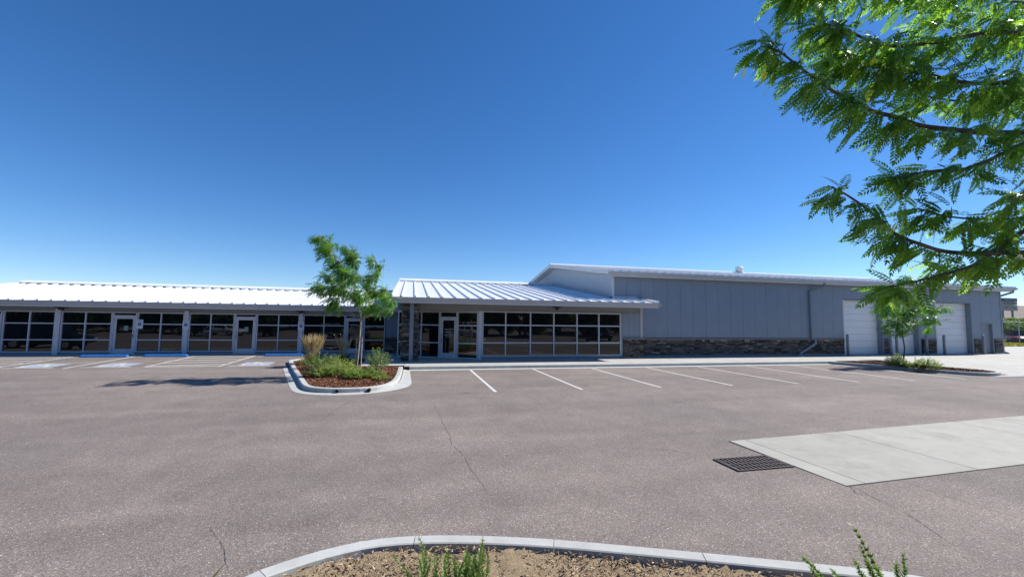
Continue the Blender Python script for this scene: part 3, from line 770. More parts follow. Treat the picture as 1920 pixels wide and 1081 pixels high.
# flashing against the warehouse wall
MB().obox((12.11, 24.4, ZE2 + sl * 2.1 + .09), (12.11, 36, ZR2 + .09), .04, .16).build('flashing', M_GUT, rf2)
MB().obox((12.2, 24.26, ZE2 + sl * 1.96 + .10), (13.9, 24.26, ZE2 + sl * 1.96 + .10), .04, .14).build('flashing', M_TRIM, rf2)
gutter(ENT, -0.96, 14.18, YE2 + .02, ZE2 - .004, .22)
MB().box(14.17, 14.3, YE2 - .13, YE2 + .03, ZE2 - .22, ZE2 - .06).build('gutter_end', M_GUT, ENT)
box('soffit', M_SOFF, ENT, -0.93, 14.1, YE2 + .03, YM - .03, 3.185, 3.205)
floodlight(ENT, 8.27, YM - .25, 3.09)
box('rooftop_unit', M_DARK, ENT, 9.85, 10.75, 37.2, 38.4, 5.2, 5.80)
under(ENT)

# ---------------------------------------------------------------- warehouse (right)
WH = empty('warehouse', (30, 24.35, 0.15))
tag(WH, 'tall grey metal-clad warehouse with stone base and three white roller doors', 'building')
YW = 24.35; XW0, XW1 = 12.24, 46.55; ZT = 5.25
doors = [(30.44, 33.93, 4.13), (34.62, 37.5, 4.12), (39.38, 43.12, 4.12)]
man = (44.17, 45.42, 2.53)
holes = [(d[0], d[1], d[2]) for d in doors] + [man]
# backing wall in sections round the openings
def wallseg(x0, x1, z0, z1): box('wall_backing', M_BACK, WH, x0, x1, YW + .002, YW + .12, z0, z1)
xs_ = XW0
for a, b, zt in sorted(holes):
    wallseg(xs_, a, .05, ZT); wallseg(a + .001, b - .001, zt, ZT); xs_ = b
wallseg(xs_, XW1, .05, ZT)
def solid_ranges():
    out = []; x = XW0
    for a, b, zt in sorted(holes): out.append((x, a)); x = b
    out.append((x, XW1)); return out
for x0, x1 in solid_ranges():
    n = max(1, round((x1 - x0) / 0.96)); w = (x1 - x0) / n
    for i in range(n):
        a, b = x0 + i * w, x0 + (i + 1) * w
        box('wall_panel', M_WALL, WH, a + .006, b - .006, YW - .05 - random.uniform(0, .003), YW, 1.345 if b > 13.7 else 3.7, ZT)
for a, b, zt in holes:
    n = max(1, round((b - a) / 0.96)); w = (b - a) / n
    for i in range(n): box('wall_panel', M_WALL, WH, a + i * w + .006, a + (i + 1) * w - .006, YW - .05, YW, zt + .09, ZT)
    box('head_trim', M_GREYP, WH, a - .05, b + .05, YW - .06, YW + .0, zt, zt + .085)
# wainscot stretches
def wains(x0, x1, limit):
    w_ = box('stone_wainscot', M_MORT, WH, x0, x1, YW - .06, YW, 0.2, 1.25)
    box('cap', M_STCAP, w_, x0, x1 , YW - .17, YW, 1.25, 1.31)
    box('cap_flashing', M_DARK, w_, x0, x1, YW - .075, YW, 1.312, 1.342)
    box('base_flashing', M_GREYP, w_, x0, x1, YW - .075, YW, .13, .27)
    return ledger(w_, (x0 + .01, YW - .06), (1, 0), x1 - x0 - .02, 0.275, 1.248, limit)
used = wains(14.06, 30.32, 255)
for x0, x1 in ((34.06, 34.5), (37.85, 39.2), (43.3, 44.0), (45.55, 46.4)): wains(x0, x1, 11)
for a, b, zt in doors:
    dt_ = MB(); dpt = .30
    od = box('overhead_door', M_DARK, WH, a, b, YW + dpt + .05, YW + dpt + .1, .1, zt)
    nsec = 8; h = (zt - .155) / nsec
    for k in range(nsec):
        s = box('section', M_DOOR, od, a + .01, b - .01, YW + dpt - .0, YW + dpt + .045, .155 + k * h, .155 + (k + 1) * h - .012)
        for j in (1,):
            box('section_groove', M_DOOR, od, a + .011, b - .011, YW + dpt - .006, YW + dpt - .001, .155 + (k + .45) * h, .155 + (k + .55) * h)
    box('jamb', M_TRIM, WH, a - .09, a + .012, YW - .06, YW + .4, .1, zt - .003)
    box('jamb', M_GREYP, WH, b - .012, b + .14, YW - .065, YW + .4, .1, zt - .003)
md = box('service_door', M_GREYP, WH, man[0] + .03, man[1] - .03, YW + .1, YW + .15, .15, man[2])
box('frame', M_GREYP, md, man[0] - .06, man[0] + .03, YW - .065, YW + .12, .13, man[2] + .06); box('frame', M_GREYP, md, man[1] - .03, man[1] + .06, YW - .065, YW + .12, .13, man[2] + .06)
MB().tube([(man[0] + .14, YW + .1, 1.15), (man[0] + .14, YW + .04, 1.15), (man[0] + .26, YW + .04, 1.15)], .014, 6).build('handle', M_GALV, md)
# left gable wall and side walls
YRW, ZRW = 35.3, 7.0
def gable(name, mat, x0, x1, back=46.2):
    zr = ZRW - .12
    return MB().add([(x, y, z) for x in (x0, x1) for y, z in ((YW, 0.1), (back, .1), (back, ZT), (YRW, zr), (YW, ZT))],
          [(0, 1, 2, 3, 4), (9, 8, 7, 6, 5), (0, 5, 6, 1), (1, 6, 7, 2), (2, 7, 8, 3), (3, 8, 9, 4), (4, 9, 5, 0)]).build(name, mat, WH)
gable('side_wall', M_BACK, XW0 + .03, XW0 + .15); gable('side_wall', M_WALL, XW1 - .15, XW1)
n = 12; wd = (46.2 - YW) / n
def zroof(y): return (ZT + (ZRW - .14 - ZT) * (y - YW) / (YRW - YW)) if y < YRW else (ZT + (ZRW - .14 - ZT) * (46.2 - y) / (46.2 - YRW))
for i in range(n):
    y0, y1 = YW + i * wd + .006, YW + (i + 1) * wd - .006
    if i == 0: y0 = YW - .05
    yy = [y0, y1] if not (y0 < YRW < y1) else [y0, YRW, y1]
    m = MB(); k = len(yy)
    pts = [(y0, 3.5), (y1, 3.5)] + [(y, zroof(y)) for y in yy[::-1]]
    kk = len(pts)
    m.add([(x, y, z) for x in (XW0 - .03, XW0 + .028) for y, z in pts], [tuple(range(kk))[::-1], tuple(range(kk, 2 * kk))] + [(q, (q + 1) % kk, kk + (q + 1) % kk, kk + q)for q in range(kk)])
    m.build('wall_panel', M_WALL_BOUNCE, WH)
box('corner_trim', M_TRIM, WH, XW0 - .05, XW0 + .10, YW - .065, YW - .052, 3.75, ZT)
box('corner_trim', M_GREYP, WH, XW1 - .12, XW1 + .04, YW - .075, YW + .3, .1, ZT)
box('rear_wall', M_WALL, WH, XW0, XW1, 46.21, 46.35, 0, ZT)
XR0, XR1 = 11.80, 47.65; YEW, ZEW = 23.92, 5.47
rf3 = roof_slope(WH, XR0, XR1, YEW, ZEW, YRW, ZRW + .16, thick=.1)
roof_slope(WH, XR0, XR1, 46.7, ZEW, YRW + .002, ZRW + .158, name='rear_roof', thick=.1)
ribs(rf3, [XR0 + .25 + .61 * i for i in range(59)], YEW, ZEW, YRW, ZRW + .16, h=.10, base=.16, w=.07)
MB().add([(x, YRW + a, ZRW + .16 + b) for x in (XR0 - .03, XR1 + .03) for a, b in ((-.4, .05), (-.4, .075), (0, .20), (.4, .075))], [(0, 4, 5, 1), (1, 5, 6, 2), (2, 6, 7, 3), (0, 1, 2, 3), (7, 6, 5, 4)]).build('ridge_cap', M_ROOF, rf3)
for xx in (XR0 - .03, XR1 + .03):
    rk = MB().obox((xx, YEW, ZEW - .05), (xx, YRW, ZRW + .11), .06, .30).build('rake_trim', M_TRIM, rf3)
    MB().obox((xx, 46.7, ZEW - .05), (xx, YRW, ZRW + .11), .06, .30).build('rake_trim', M_TRIM, rf3)
MB().obox((12.0, YEW + .1, ZEW - .20), (12.0, YRW, ZRW - .13), .40, .03).build('gable_soffit', M_TRIM, rf3)
MB().obox((12.0, 46.6, ZEW - .20), (12.0, YRW, ZRW - .13), .40, .03).build('gable_soffit', M_TRIM, rf3)
gutter(WH, XR0, XR1 - .45, YEW + .02, ZEW - .035, .22)
box('gutter_end', M_GUT, WH, XR1 - .44, XR1 + .05, YEW - .12, YEW + .02, ZEW - .16, ZEW - .01)
box('soffit', M_SOFF, WH, XW0, XR1 - .5, YEW + .03, YW - .06, 5.16, 5.18)
# downspouts with elbows
def dspout(pts, mat=M_GREYP, w=.13):
    m = MB()
    for a, b in zip(pts[:-1], pts[1:]):
        dv = Vector(b) - Vector(a); up = (0, 1, 0)
        m.obox(Vector(a) - dv.normalized() * .03, Vector(b) + dv.normalized() * .03, w, .10, up=up)
    return m.build('downspout', mat, WH)
YD = YW - .14
ds = dspout([(28.28, YEW - .04, 5.24), (28.28, YEW - .04, 5.02), (27.38, YD, 4.62), (27.40, YD, 1.42), (27.62, YD - .06, 1.22), (27.62, YD - .08, 1.02), (26.2, YD - .10, .30), (26.15, YD - .10, .19)])
for z in (4.3, 3.1, 1.9): box('strap', M_GREYP, ds, 27.29, 27.49, YD - .06, YW - .05, z, z + .04)
box('splash_block', M_TRIM, ds, 26.0, 26.3, YD - .35, YD - .0, .152, .20)
ds2 = dspout([(47.35, YEW + .0, 5.24), (47.33, YEW, 5.12), (46.75, YW + .1, 4.8), (46.68, YW + .1, 1.4), (46.74, YW + .08, 1.3), (46.74, YW + .08, .3), (46.95, YW - .1, .17)])
# ridge ventilator
vt = MB().tube([(31.4, YRW, 7.0), (31.4, YRW, 7.28)], [.52, .40], 14).build('roof_vent', M_GALV, WH)
MB().tube([(31.4, YRW, 7.28), (31.4, YRW, 7.42), (31.4, YRW, 7.43), (31.4, YRW, 7.80), (31.4, YRW, 7.86)], [.27, .27, .36, .36, .30], 14).build('vent_cap', M_TRIM, vt)
under(WH)

# signs on posts and wall
def access_sign(x, y, z, w, h, label):
    t = empty('access_sign', (x, y, z)); tag(t, label, 'sign', 'accessible parking signs on the office posts')
    p = MB(); c = .03
    pl = [(-w / 2 + c, -h / 2), (w / 2 - c, -h / 2), (w / 2, -h / 2 + c), (w / 2, h / 2 - c), (w / 2 - c, h / 2), (-w / 2 + c, h / 2), (-w / 2, h / 2 - c), (-w / 2, -h / 2 + c)]
    n = len(pl)
    p.add([(a, 0, b) for a, b in pl] + [(a, .006, b) for a, b in pl], [tuple(range(n)), tuple(range(n, 2 * n))[::-1]] + [(i, n + i, n + (i + 1) % n, (i + 1) % n) for i in range(n)])
    p.build('plate', M_SIGNW, t)
    s = .17
    MB().add([(-s / 2, -.003, -s / 2 - .01), (s / 2, -.003, -s / 2 - .01), (s / 2, -.003, s / 2 - .01), (-s / 2, -.003, s / 2 - .01)], [(0, 1, 2, 3)]).build('blue_square', M_SIGNB, t)
    m = MB()
    def seg(a, b, ww):
        a = Vector(a); b = Vector(b); d = (b - a).normalized(); nn = Vector((-d.y, d.x)) * ww / 2
        m.add([(q.x, -.0045, q.y) for q in (a - nn, b - nn, b + nn, a + nn)], [(0, 1, 2, 3)])
    k = s * .85; ox, oz = -.43 * k, -.5 * k - .01
    for pl_, ww in symbol_poly(None, 1):
        for a, b in zip(pl_[:-1], pl_[1:]): seg((ox + a[0] * k, oz + a[1] * k), (ox + b[0] * k, oz + b[1] * k), ww * k)
    m.add([(ox + (.40 + .08 * math.cos(q)) * k, -.0045, oz + (.92 + .08 * math.sin(q)) * k) for q in np.linspace(0, 5.6, 8)], [tuple(range(8))])
    m.build('wheelchair_symbol', M_SIGNW, t)
    text_mesh('lettering', 'RESERVED', .052, M_SIGNB, t, (0, -.003, h / 2 - .06), (1, 0, 0), (0, 0, 1), ext=.0004)
    text_mesh('lettering', 'PARKING', .052, M_SIGNB, t, (0, -.003, h / 2 - .115), (1, 0, 0), (0, 0, 1), ext=.0004)
    return t
access_sign(-15.02, YL - .13, 1.86, .34, .52, 'white and blue accessible parking sign on the door frame above the first wheel stop')
access_sign(-12.72, YL - .135, 1.84, .34, .52, 'white and blue accessible parking sign on the post above the second wheel stop')
access_sign(-6.56, YL - .135, 1.83, .34, .52, 'white and blue accessible parking sign on the post beside the tall feather grass')
ws = empty('wall_sign', (34.27, YW - .058, 2.62)); tag(ws, 'small white two-panel sign on the grey wall between two roller doors', 'sign')
MB().box(-.17, .17, 0, .006, .03, .33).build('upper_plate', M_SIGNW, ws); MB().box(-.17, .17, 0, .006, -.33, -.03).build('lower_plate', M_SIGNW, ws)
MB().tube([(0, -.002, .18), (0, -.0045, .18)], .075, 10).build('pictogram', M_SIGNK, ws)
for k in range(2): MB().box(-.11 + .12 * k, -.02 + .12 * k, -.004, -.001, -.22, -.10).build('pictogram', M_SIGNB, ws)

# ================================================================== STREET FURNITURE
ST_LABELS = ['blue concrete wheel stop nearest the left edge, below the first glass door', 'blue concrete wheel stop below the post sign, middle of the three', 'blue concrete wheel stop touching the feather grass, rightmost of the three']
for (xa, xb), lb in zip(((-16.78, -14.66), (-13.92, -11.88), (-8.07, -6.05)), ST_LABELS):
    y = 27.0; z = lotz(-10, y) + .002; w = .17
    prof = [(-w / 2, 0), (-w / 2, .06), (-w / 4 - .005, .125), (w / 4 + .005, .125), (w / 2, .06), (w / 2, 0)]
    t = empty('wheel_stop', ((xa + xb) / 2, y, z)); tag(t, lb, 'wheel stop', 'blue wheel stops in the accessible bays')
    L = (xb - xa) / 2; n = len(prof)
    secs = [(-L, .82), (-L + .06, 1.0), (L - .06, 1.0), (L, .82)]
    vs = [(sx_, a * k_, b * k_) for sx_, k_ in secs for a, b in prof]
    fs = [tuple(range(n))[::-1], tuple(range(3 * n, 4 * n))]
    for q in range(3): fs += [(q * n + i, q * n + (i + 1) % n, (q + 1) * n + (i + 1) % n, (q + 1) * n + i)[::-1] for i in range(n)]
    MB().add(vs, [f[::-1] for f in fs]).build('block', M_BLUE, t)
    for s_ in (-.6, .6): MB().tube([(s_ * L, 0, .12), (s_ * L, 0, .131)], .018, 8).build('anchor_pin', M_GALV, t)
BL = ['grey steel bollard left of the first roller door from the left', 'grey steel bollard right of the first roller door from the left', 'grey steel bollard left of the tree-hidden middle roller door', 'grey steel bollard right of the tree-hidden middle roller door', 'grey steel bollard left of the roller door nearest the corner', 'grey steel bollard between the last roller door and the service door']
for bx_, lb in zip((30.22, 34.2, 34.78, 37.72, 39.5, 43.7), BL):
    t = empty('bollard', (bx_, 23.95, .15)); tag(t, lb, 'bollard', 'bollards guarding the roller doors')
    MB().tube([(0, 0, -.02), (0, 0, 1.42), (0, 0, 1.47), (0, 0, 1.50)], [.085, .085, .07, .03], 14).build('post', M_GREYP, t, True)
    MB().tube([(0, 0, 0), (0, 0, .012)], [.13, .12], 14).build('base_collar', M_KERB, t)

# ================================================================== PLANTING ISLANDS
def island(name, poly, label_kind, mulch_h=.12, kw=.165):
    P = smooth_path(poly, 2, closed=True)
    return P
# --- main island (tree island by the porch). outer kerb line, anticlockwise seen from above
ISL = [(-6.0, 23.7), (-4.46, 18.75), (-3.76, 16.5), (-3.42, 15.4), (-3.05, 14.80), (-2.5, 14.52), (-1.8, 14.44), (-1.25, 14.52), (-0.85, 14.85), (-0.5, 15.5), (-0.33, 16.94), (-0.3, 20.5)]
isl = MB().prism([tuple(p) for p in [(-5.85, 23.7), (-4.34, 18.85), (-3.62, 16.5), (-3.25, 15.5), (-2.95, 15.0), (-2.45, 14.7), (-1.8, 14.62), (-1.3, 14.7), (-.95, 15.0), (-.65, 15.6), (-.5, 17), (-.48, 21.05), (-2.3, 21.05), (-2.3, 25.0), (-5.6, 25.0)]], -.05, .04).build('planting_island', M_MULCH); tag(isl, kind='structure')
kp = smooth_path(ISL, 2)
kerb(isl, kp, [(0, -.05), (.0, .125), (.012, .143), (.03, .15), (.17, .15), (.185, .14), (.187, -.02)], 2.9, M_KERB, zfun=lambda x, y: lotz(x, y) * .6 if x < -3.5 else 0)
kerb(isl, [(-5.3, 25.25), (-6.0, 23.7)], KPROF, 3, M_KERB, zfun=lambda x, y: .05)
# gutter pan round it
gp_o = [(-5.75, 21.95), (-4.42, 17.5), (-3.75, 15.33), (-3.42, 14.72), (-3.0, 14.36), (-2.4, 14.12), (-1.75, 14.06), (-0.96, 14.32), (-0.22, 15.0), (0.12, 15.8), (0.06, 18), (0.03, 20.08)]
po = smooth_path(gp_o, 2); pi_ = smooth_path([(-5.3, 21.5)] + [(x + .04, y + .04) for x, y in ISL[1:]], 2)
def gutter_pan(po, pi, parent, nseg=5, z=.007, z2=.02):
    def rs(P, n):
        P = [Vector(p) for p in P]; L = [0]
        for a, b in zip(P[:-1], P[1:]): L.append(L[-1] + (b - a).length)
        out = []
        for i in range(n):
            t = L[-1] * i / (n - 1); k = max(q for q in range(len(L)) if L[q] <= t + 1e-9); k = min(k, len(P) - 2)
            out.append(P[k].lerp(P[k + 1], (t - L[k]) / max(1e-6, L[k + 1] - L[k])))
        return out
    N = nseg * 14 + 1; A_ = rs(po, N); B_ = rs(pi, N)
    for s in range(nseg):
        vs = []; fs = []
        for i in range(s * 14, s * 14 + 15):
            a, b = A_[i].copy(), B_[i].copy()
            if i == s * 14 + 14: a = a.lerp(A_[i - 1], .04); b = b.lerp(B_[i - 1], .04)
            vs += [(a.x, a.y, z + lotz(a.x, a.y)), (b.x, b.y, z2 + lotz(b.x, b.y))]
        for i in range(14): fs.append((2 * i, 2 * i + 2, 2 * i + 3, 2 * i + 1))
        MB().add(vs, fs).build('gutter_slab', M_KERB, parent)
gutter_pan(po, pi_, isl)
# two drain outlets in the kerb face
for px, mat in ((630, simple('green_pipe', (0.05, 0.11, 0.10), .6)), (689.5, M_HOLE_SHADE)):
    x, _ = onz(px, 735, .07); y = 14.5
    MB().tube([(x, y - .10, .075), (x, y + .1, .075)], .058, 14).build('drain_outlet', mat, isl)
    MB().tube([(x, y - .102, .075), (x, y - .101, .075)], .046, 14).build('bore_shade_disc', M_HOLE_SHADE, isl)  # flat black disc, paints the shade inside the outlet
# mulch surface (uneven) and loose bark
def inpoly(x, y, P):
    c = False; n = len(P); j = n - 1
    for i in range(n):
        xi, yi = P[i][0], P[i][1]; xj, yj = P[j][0], P[j][1]
        if (yi > y) != (yj > y) and x < (xj - xi) * (y - yi) / (yj - yi) + xi: c = not c
        j = i
    return c
def bed(poly, step, zc, amp, mat, name, parent, bulge=.08, edge=.1):
    X = [p[0] for p in poly]; Y = [p[1] for p in poly]
    vs = []; idx = {}; fs = []
    nxx = int((max(X) - min(X)) / step) + 2; nyy = int((max(Y) - min(Y)) / step) + 2
    def zf(x, y): return zc + amp * (math.sin(x * 7.1 + y * 3.3) * .5 + math.sin(x * 2.3 - y * 4.9) + random.uniform(-.8, .8)) * .5
    for i in range(nxx):
        for j in range(nyy):
            x, y = min(X) + i * step, min(Y) + j * step
            if inpoly(x, y, poly): idx[(i, j)] = len(vs); vs.append((x, y, zf(x, y)))
    for (i, j), a in idx.items():
        if (i + 1, j) in idx and (i + 1, j + 1) in idx and (i, j + 1) in idx:
            fs.append((a, idx[(i + 1, j)], idx[(i + 1, j + 1)], idx[(i, j + 1)]))
    return MB().add(vs, fs).build(name, mat, parent, True)
inner = [(-5.75, 23.6), (-4.3, 18.9), (-3.6, 16.5), (-3.2, 15.55), (-2.9, 15.05), (-2.45, 14.76), (-1.8, 14.68), (-1.35, 14.74), (-1.0, 15.05), (-.72, 15.65), (-.55, 17), (-.52, 20.98), (-2.35, 20.98), (-2.35, 24.9), (-5.4, 24.9)]
bed(inner, .11, .10, .03, M_MULCH, 'mulch_bed', isl)
def chips(name, poly, n, zc, zr, size, mat, aspect=(.25, .5), tilt=.5, flat=False):
    X = [p[0] for p in poly]; Y = [p[1] for p in poly]; pts = []
    while len(pts) < n:
        x, y = random.uniform(min(X), max(X)), random.uniform(min(Y), max(Y))
        if inpoly(x, y, poly): pts.append((x, y))
    pts = np.array(pts); n = len(pts)
    L = rng.uniform(*size, n); Wd = L * rng.uniform(*aspect, n); ang = rng.uniform(0, 6.283, n)
    tl = rng.normal(0, tilt, n); rl = rng.normal(0, tilt, n)
    ax = np.stack([np.cos(ang) * np.cos(tl), np.sin(ang) * np.cos(tl), np.sin(tl)], 1)
    sd_ = np.stack([-np.sin(ang) * np.cos(rl), np.cos(ang) * np.cos(rl), np.sin(rl)], 1)
    c = np.concatenate([pts, (zc + rng.uniform(0, zr, n))[:, None]], 1)
    nr = np.cross(ax, sd_) * (Wd * .22)[:, None]
    a = ax * (L / 2)[:, None]; b = sd_ * (Wd / 2)[:, None]
    top = np.stack([c - a - b * .7 + nr, c + a * .9 - b + nr, c + a + b * .6 + nr, c - a * .9 + b + nr], 1)
    bot = np.stack([c - a - b * .7 - nr, c + a * .9 - b - nr, c + a + b * .6 - nr, c - a * .9 + b - nr], 1)
    quads = [top]
    for i in range(4):
        k = (i + 1) % 4; quads.append(np.stack([bot[:, i], bot[:, k], top[:, k], top[:, i]], 1))
    V = np.stack(quads, 1).reshape(-1, 3); rv = np.repeat(rng.uniform(0, 1, n), 5)
    o = fastmesh(name, V, 4, mat, None, rv); tag(o, kind='stuff'); return o
o = chips('bark_mulch', inner, 16000, .105, .035, (.035, .10), M_CHIP); tag(o, 'red-brown bark mulch covering the tree island by the porch', 'mulch')
# --- right island
RI = [(24.40, 20.5), (25.15, 18.2), (25.75, 16.4), (26.1, 15.25), (26.5, 14.75), (27.2, 14.55), (28.2, 14.8), (28.58, 15.4), (28.45, 16.6), (28.12, 18.4), (27.6, 19.9), (26.6, 20.7)]
risl = MB().prism([(x + (26.7 - x) * .05, y + (17.6 - y) * .03) for x, y in RI], -.05, .06).build('corner_island', M_MULCH); tag(risl, kind='structure')
kerb(risl, smooth_path(RI, 2), KPROF, 2.8, M_KERB)
inner2 = [(26.7 + (x - 26.7) * .88, 17.7 + (y - 17.7) * .93) for x, y in RI]
bed(inner2, .12, .11, .03, M_MULCH, 'mulch_bed', risl)
o = chips('bark_mulch', inner2, 5000, .115, .035, (.04, .11), M_CHIP); tag(o, 'red-brown bark mulch on the island in front of the roller doors', 'mulch')
MB().prism([(26.3, 14.35), (28.6, 14.3), (29.2, 14.6), (28.75, 15.4), (28.4, 14.75), (27.2, 14.5)], -.02, .008).build('gutter_slab', M_KERB, risl)

# --- foreground planter (we stand in it)
FP = [onz(*p, .15) for p in ((440, 1081), (520, 1053), (600, 1028), (690, 1008), (770, 1001), (860, 999.5), (1000, 1004.5), (1150, 1017), (1300, 1031), (1500, 1050), (1700, 1070))]
FP = [(-1.55, 0.2), (-1.62, 1.6), (-1.66, 2.8), (-1.6, 3.7)] + FP + [(5.2, 2.55), (6.6, 1.7), (8.0, .4), (8.6, -2.0)]
FPr = FP[::-1]    # so that inward is to the left of travel
fpl = MB().prism([(x * .985 + .03, y * .985) for x, y in FP] + [(8.0, -5), (-1.4, -5)], -.06, .03).build('foreground_planter', M_SOIL); tag(fpl, kind='structure')
kerb(fpl, smooth_path(FPr, 2), [(0, -.05), (.0, .125), (.012, .143), (.03, .15), (.16, .15), (.172, .14), (.175, -.02)][:], 1.55, M_KERB)
fin_ = offset_path(smooth_path(FPr, 2), .19)
fin_poly = [(p.x, p.y) for p in fin_] + [(-1.2, -4.5), (8, -4.5)]
bed(fin_poly, .06, .10, .045, M_SOIL, 'soil_bed', fpl)
near_poly = [(p.x, p.y) for p in fin_ if p.y > 1.5]
near_poly = near_poly + [(near_poly[-1][0], 1.8), (near_poly[0][0], 1.8)]
o = chips('wood_chips', near_poly, 17000, .105, .03, (.008, .045), M_WCHIP, (.12, .4), .35); tag(o, 'dry pale wood chips and bark shreds on the foreground soil', 'wood chips')

strip('joint_gap', M_CRACK, fpl, [(q.x, q.y) for q in resample(offset_path(smooth_path(FPr, 2), -.008), .3) if q.y > 1.0], .022, .005, jit=.002)
# ================================================================== PLANTS
def leaf_template(npairs, lf, lw, six=True):
    """pinnate leaf, unit length along x. returns (K, nper, 3)"""
    out = []
    for i in range(npairs):
        x = .14 + .84 * i / (npairs - 1); s = 1 - .35 * abs(2 * x - .9)
        for sg in (-1, 1):
            th = R(52) * sg; a = np.array([math.cos(th), math.sin(th), -.22]); a /= np.linalg.norm(a); b = np.array([-math.sin(th), math.cos(th), 0])
            p = np.array([x + random.uniform(-.012, .012), 0, 0]); L = lf * s * random.uniform(.85, 1.1); w = lw * s
            if six: q = [p, p + a * L * .3 + b * w * .5, p + a * L * .72 + b * w * .42, p + a * L, p + a * L * .72 - b * w * .42, p + a * L * .3 - b * w * .5]
            else: q = [p, p + a * L * .5 + b * w * .5, p + a * L, p + a * L * .5 - b * w * .5]
            out.append(q)
    # terminal leaflet and rachis
    p = np.array([.98, 0, 0]); a = np.array([1., 0, -.1]); b = np.array([0., 1, 0]); L, w = lf * .8, lw * .8
    if six: out.append([p, p + a * L * .3 + b * w * .5, p + a * L * .72 + b * w * .42, p + a * L, p + a * L * .72 - b * w * .42, p + a * L * .3 - b * w * .5])
    else: out.append([p, p + a * L * .5 + b * w * .5, p + a * L, p + a * L * .5 - b * w * .5])
    return np.array(out)
def place_leaves(tmpl, pos, axis, up, size, bend=.25):
    """replicate template; returns verts (N*K*nper,3)"""
    a = unit(axis); s = unit(np.cross(up, a)); n = np.cross(a, s)
    T = tmpl.copy()
    T[..., 2] -= bend * T[..., 0] ** 2
    K, m, _ = T.shape; t = T.reshape(-1, 3)
    V = pos[:, None, :] + size[:, None, None] * (a[:, None, :] * t[None, :, 0:1] + s[:, None, :] * t[None, :, 1:2] + n[:, None, :] * t[None, :, 2:3])
    return V.reshape(-1, 3), K
def leaf_cloud(name, parent, mat, tmpls, pos, axis, up, size, bright=None, bend=.25):
    pos = np.asarray(pos); N = len(pos); which = rng.integers(0, len(tmpls), N); VV = []; RV = []
    base = rng.uniform(0, 1, N) if bright is None else bright
    for k, T in enumerate(tmpls):
        s = which == k
        if not s.any(): continue
        V, K = place_leaves(T, pos[s], np.asarray(axis)[s], np.asarray(up)[s], np.asarray(size)[s], bend)
        VV.append(V); RV.append(np.where(np.repeat(base[s], K) > 1.3, 1.0, np.clip(np.repeat(base[s], K) + rng.normal(0, .08, K * s.sum()), 0, .975)))
    return fastmesh(name, np.concatenate(VV), tmpls[0].shape[1], mat, parent, np.concatenate(RV))
def curve_pts(P, n=10):
    """Catmull-Rom through points"""
    P = [np.array(p, float) for p in P]; P = [2 * P[0] - P[1]] + P + [2 * P[-1] - P[-2]]; out = []
    for i in range(1, len(P) - 2):
        for k in range(n):
            t = k / n; a, b, c, d = P[i - 1], P[i], P[i + 1], P[i + 2]
            out.append(.5 * ((2 * b) + (-a + c) * t + (2 * a - 5 * b + 4 * c - d) * t * t + (-a + 3 * b - 3 * c + d) * t ** 3))
    out.append(P[-2]); return out
CR, CF, CU = [np.array(v) for v in CM]     # camera right / forward / up, used only to aim the wind-blown leaves to the left of the view

T6 = [leaf_template(random.choice((8, 9, 10)), .25, .088) for _ in range(4)]
T4 = [leaf_template(6, .34, .15, False) for _ in range(3)]

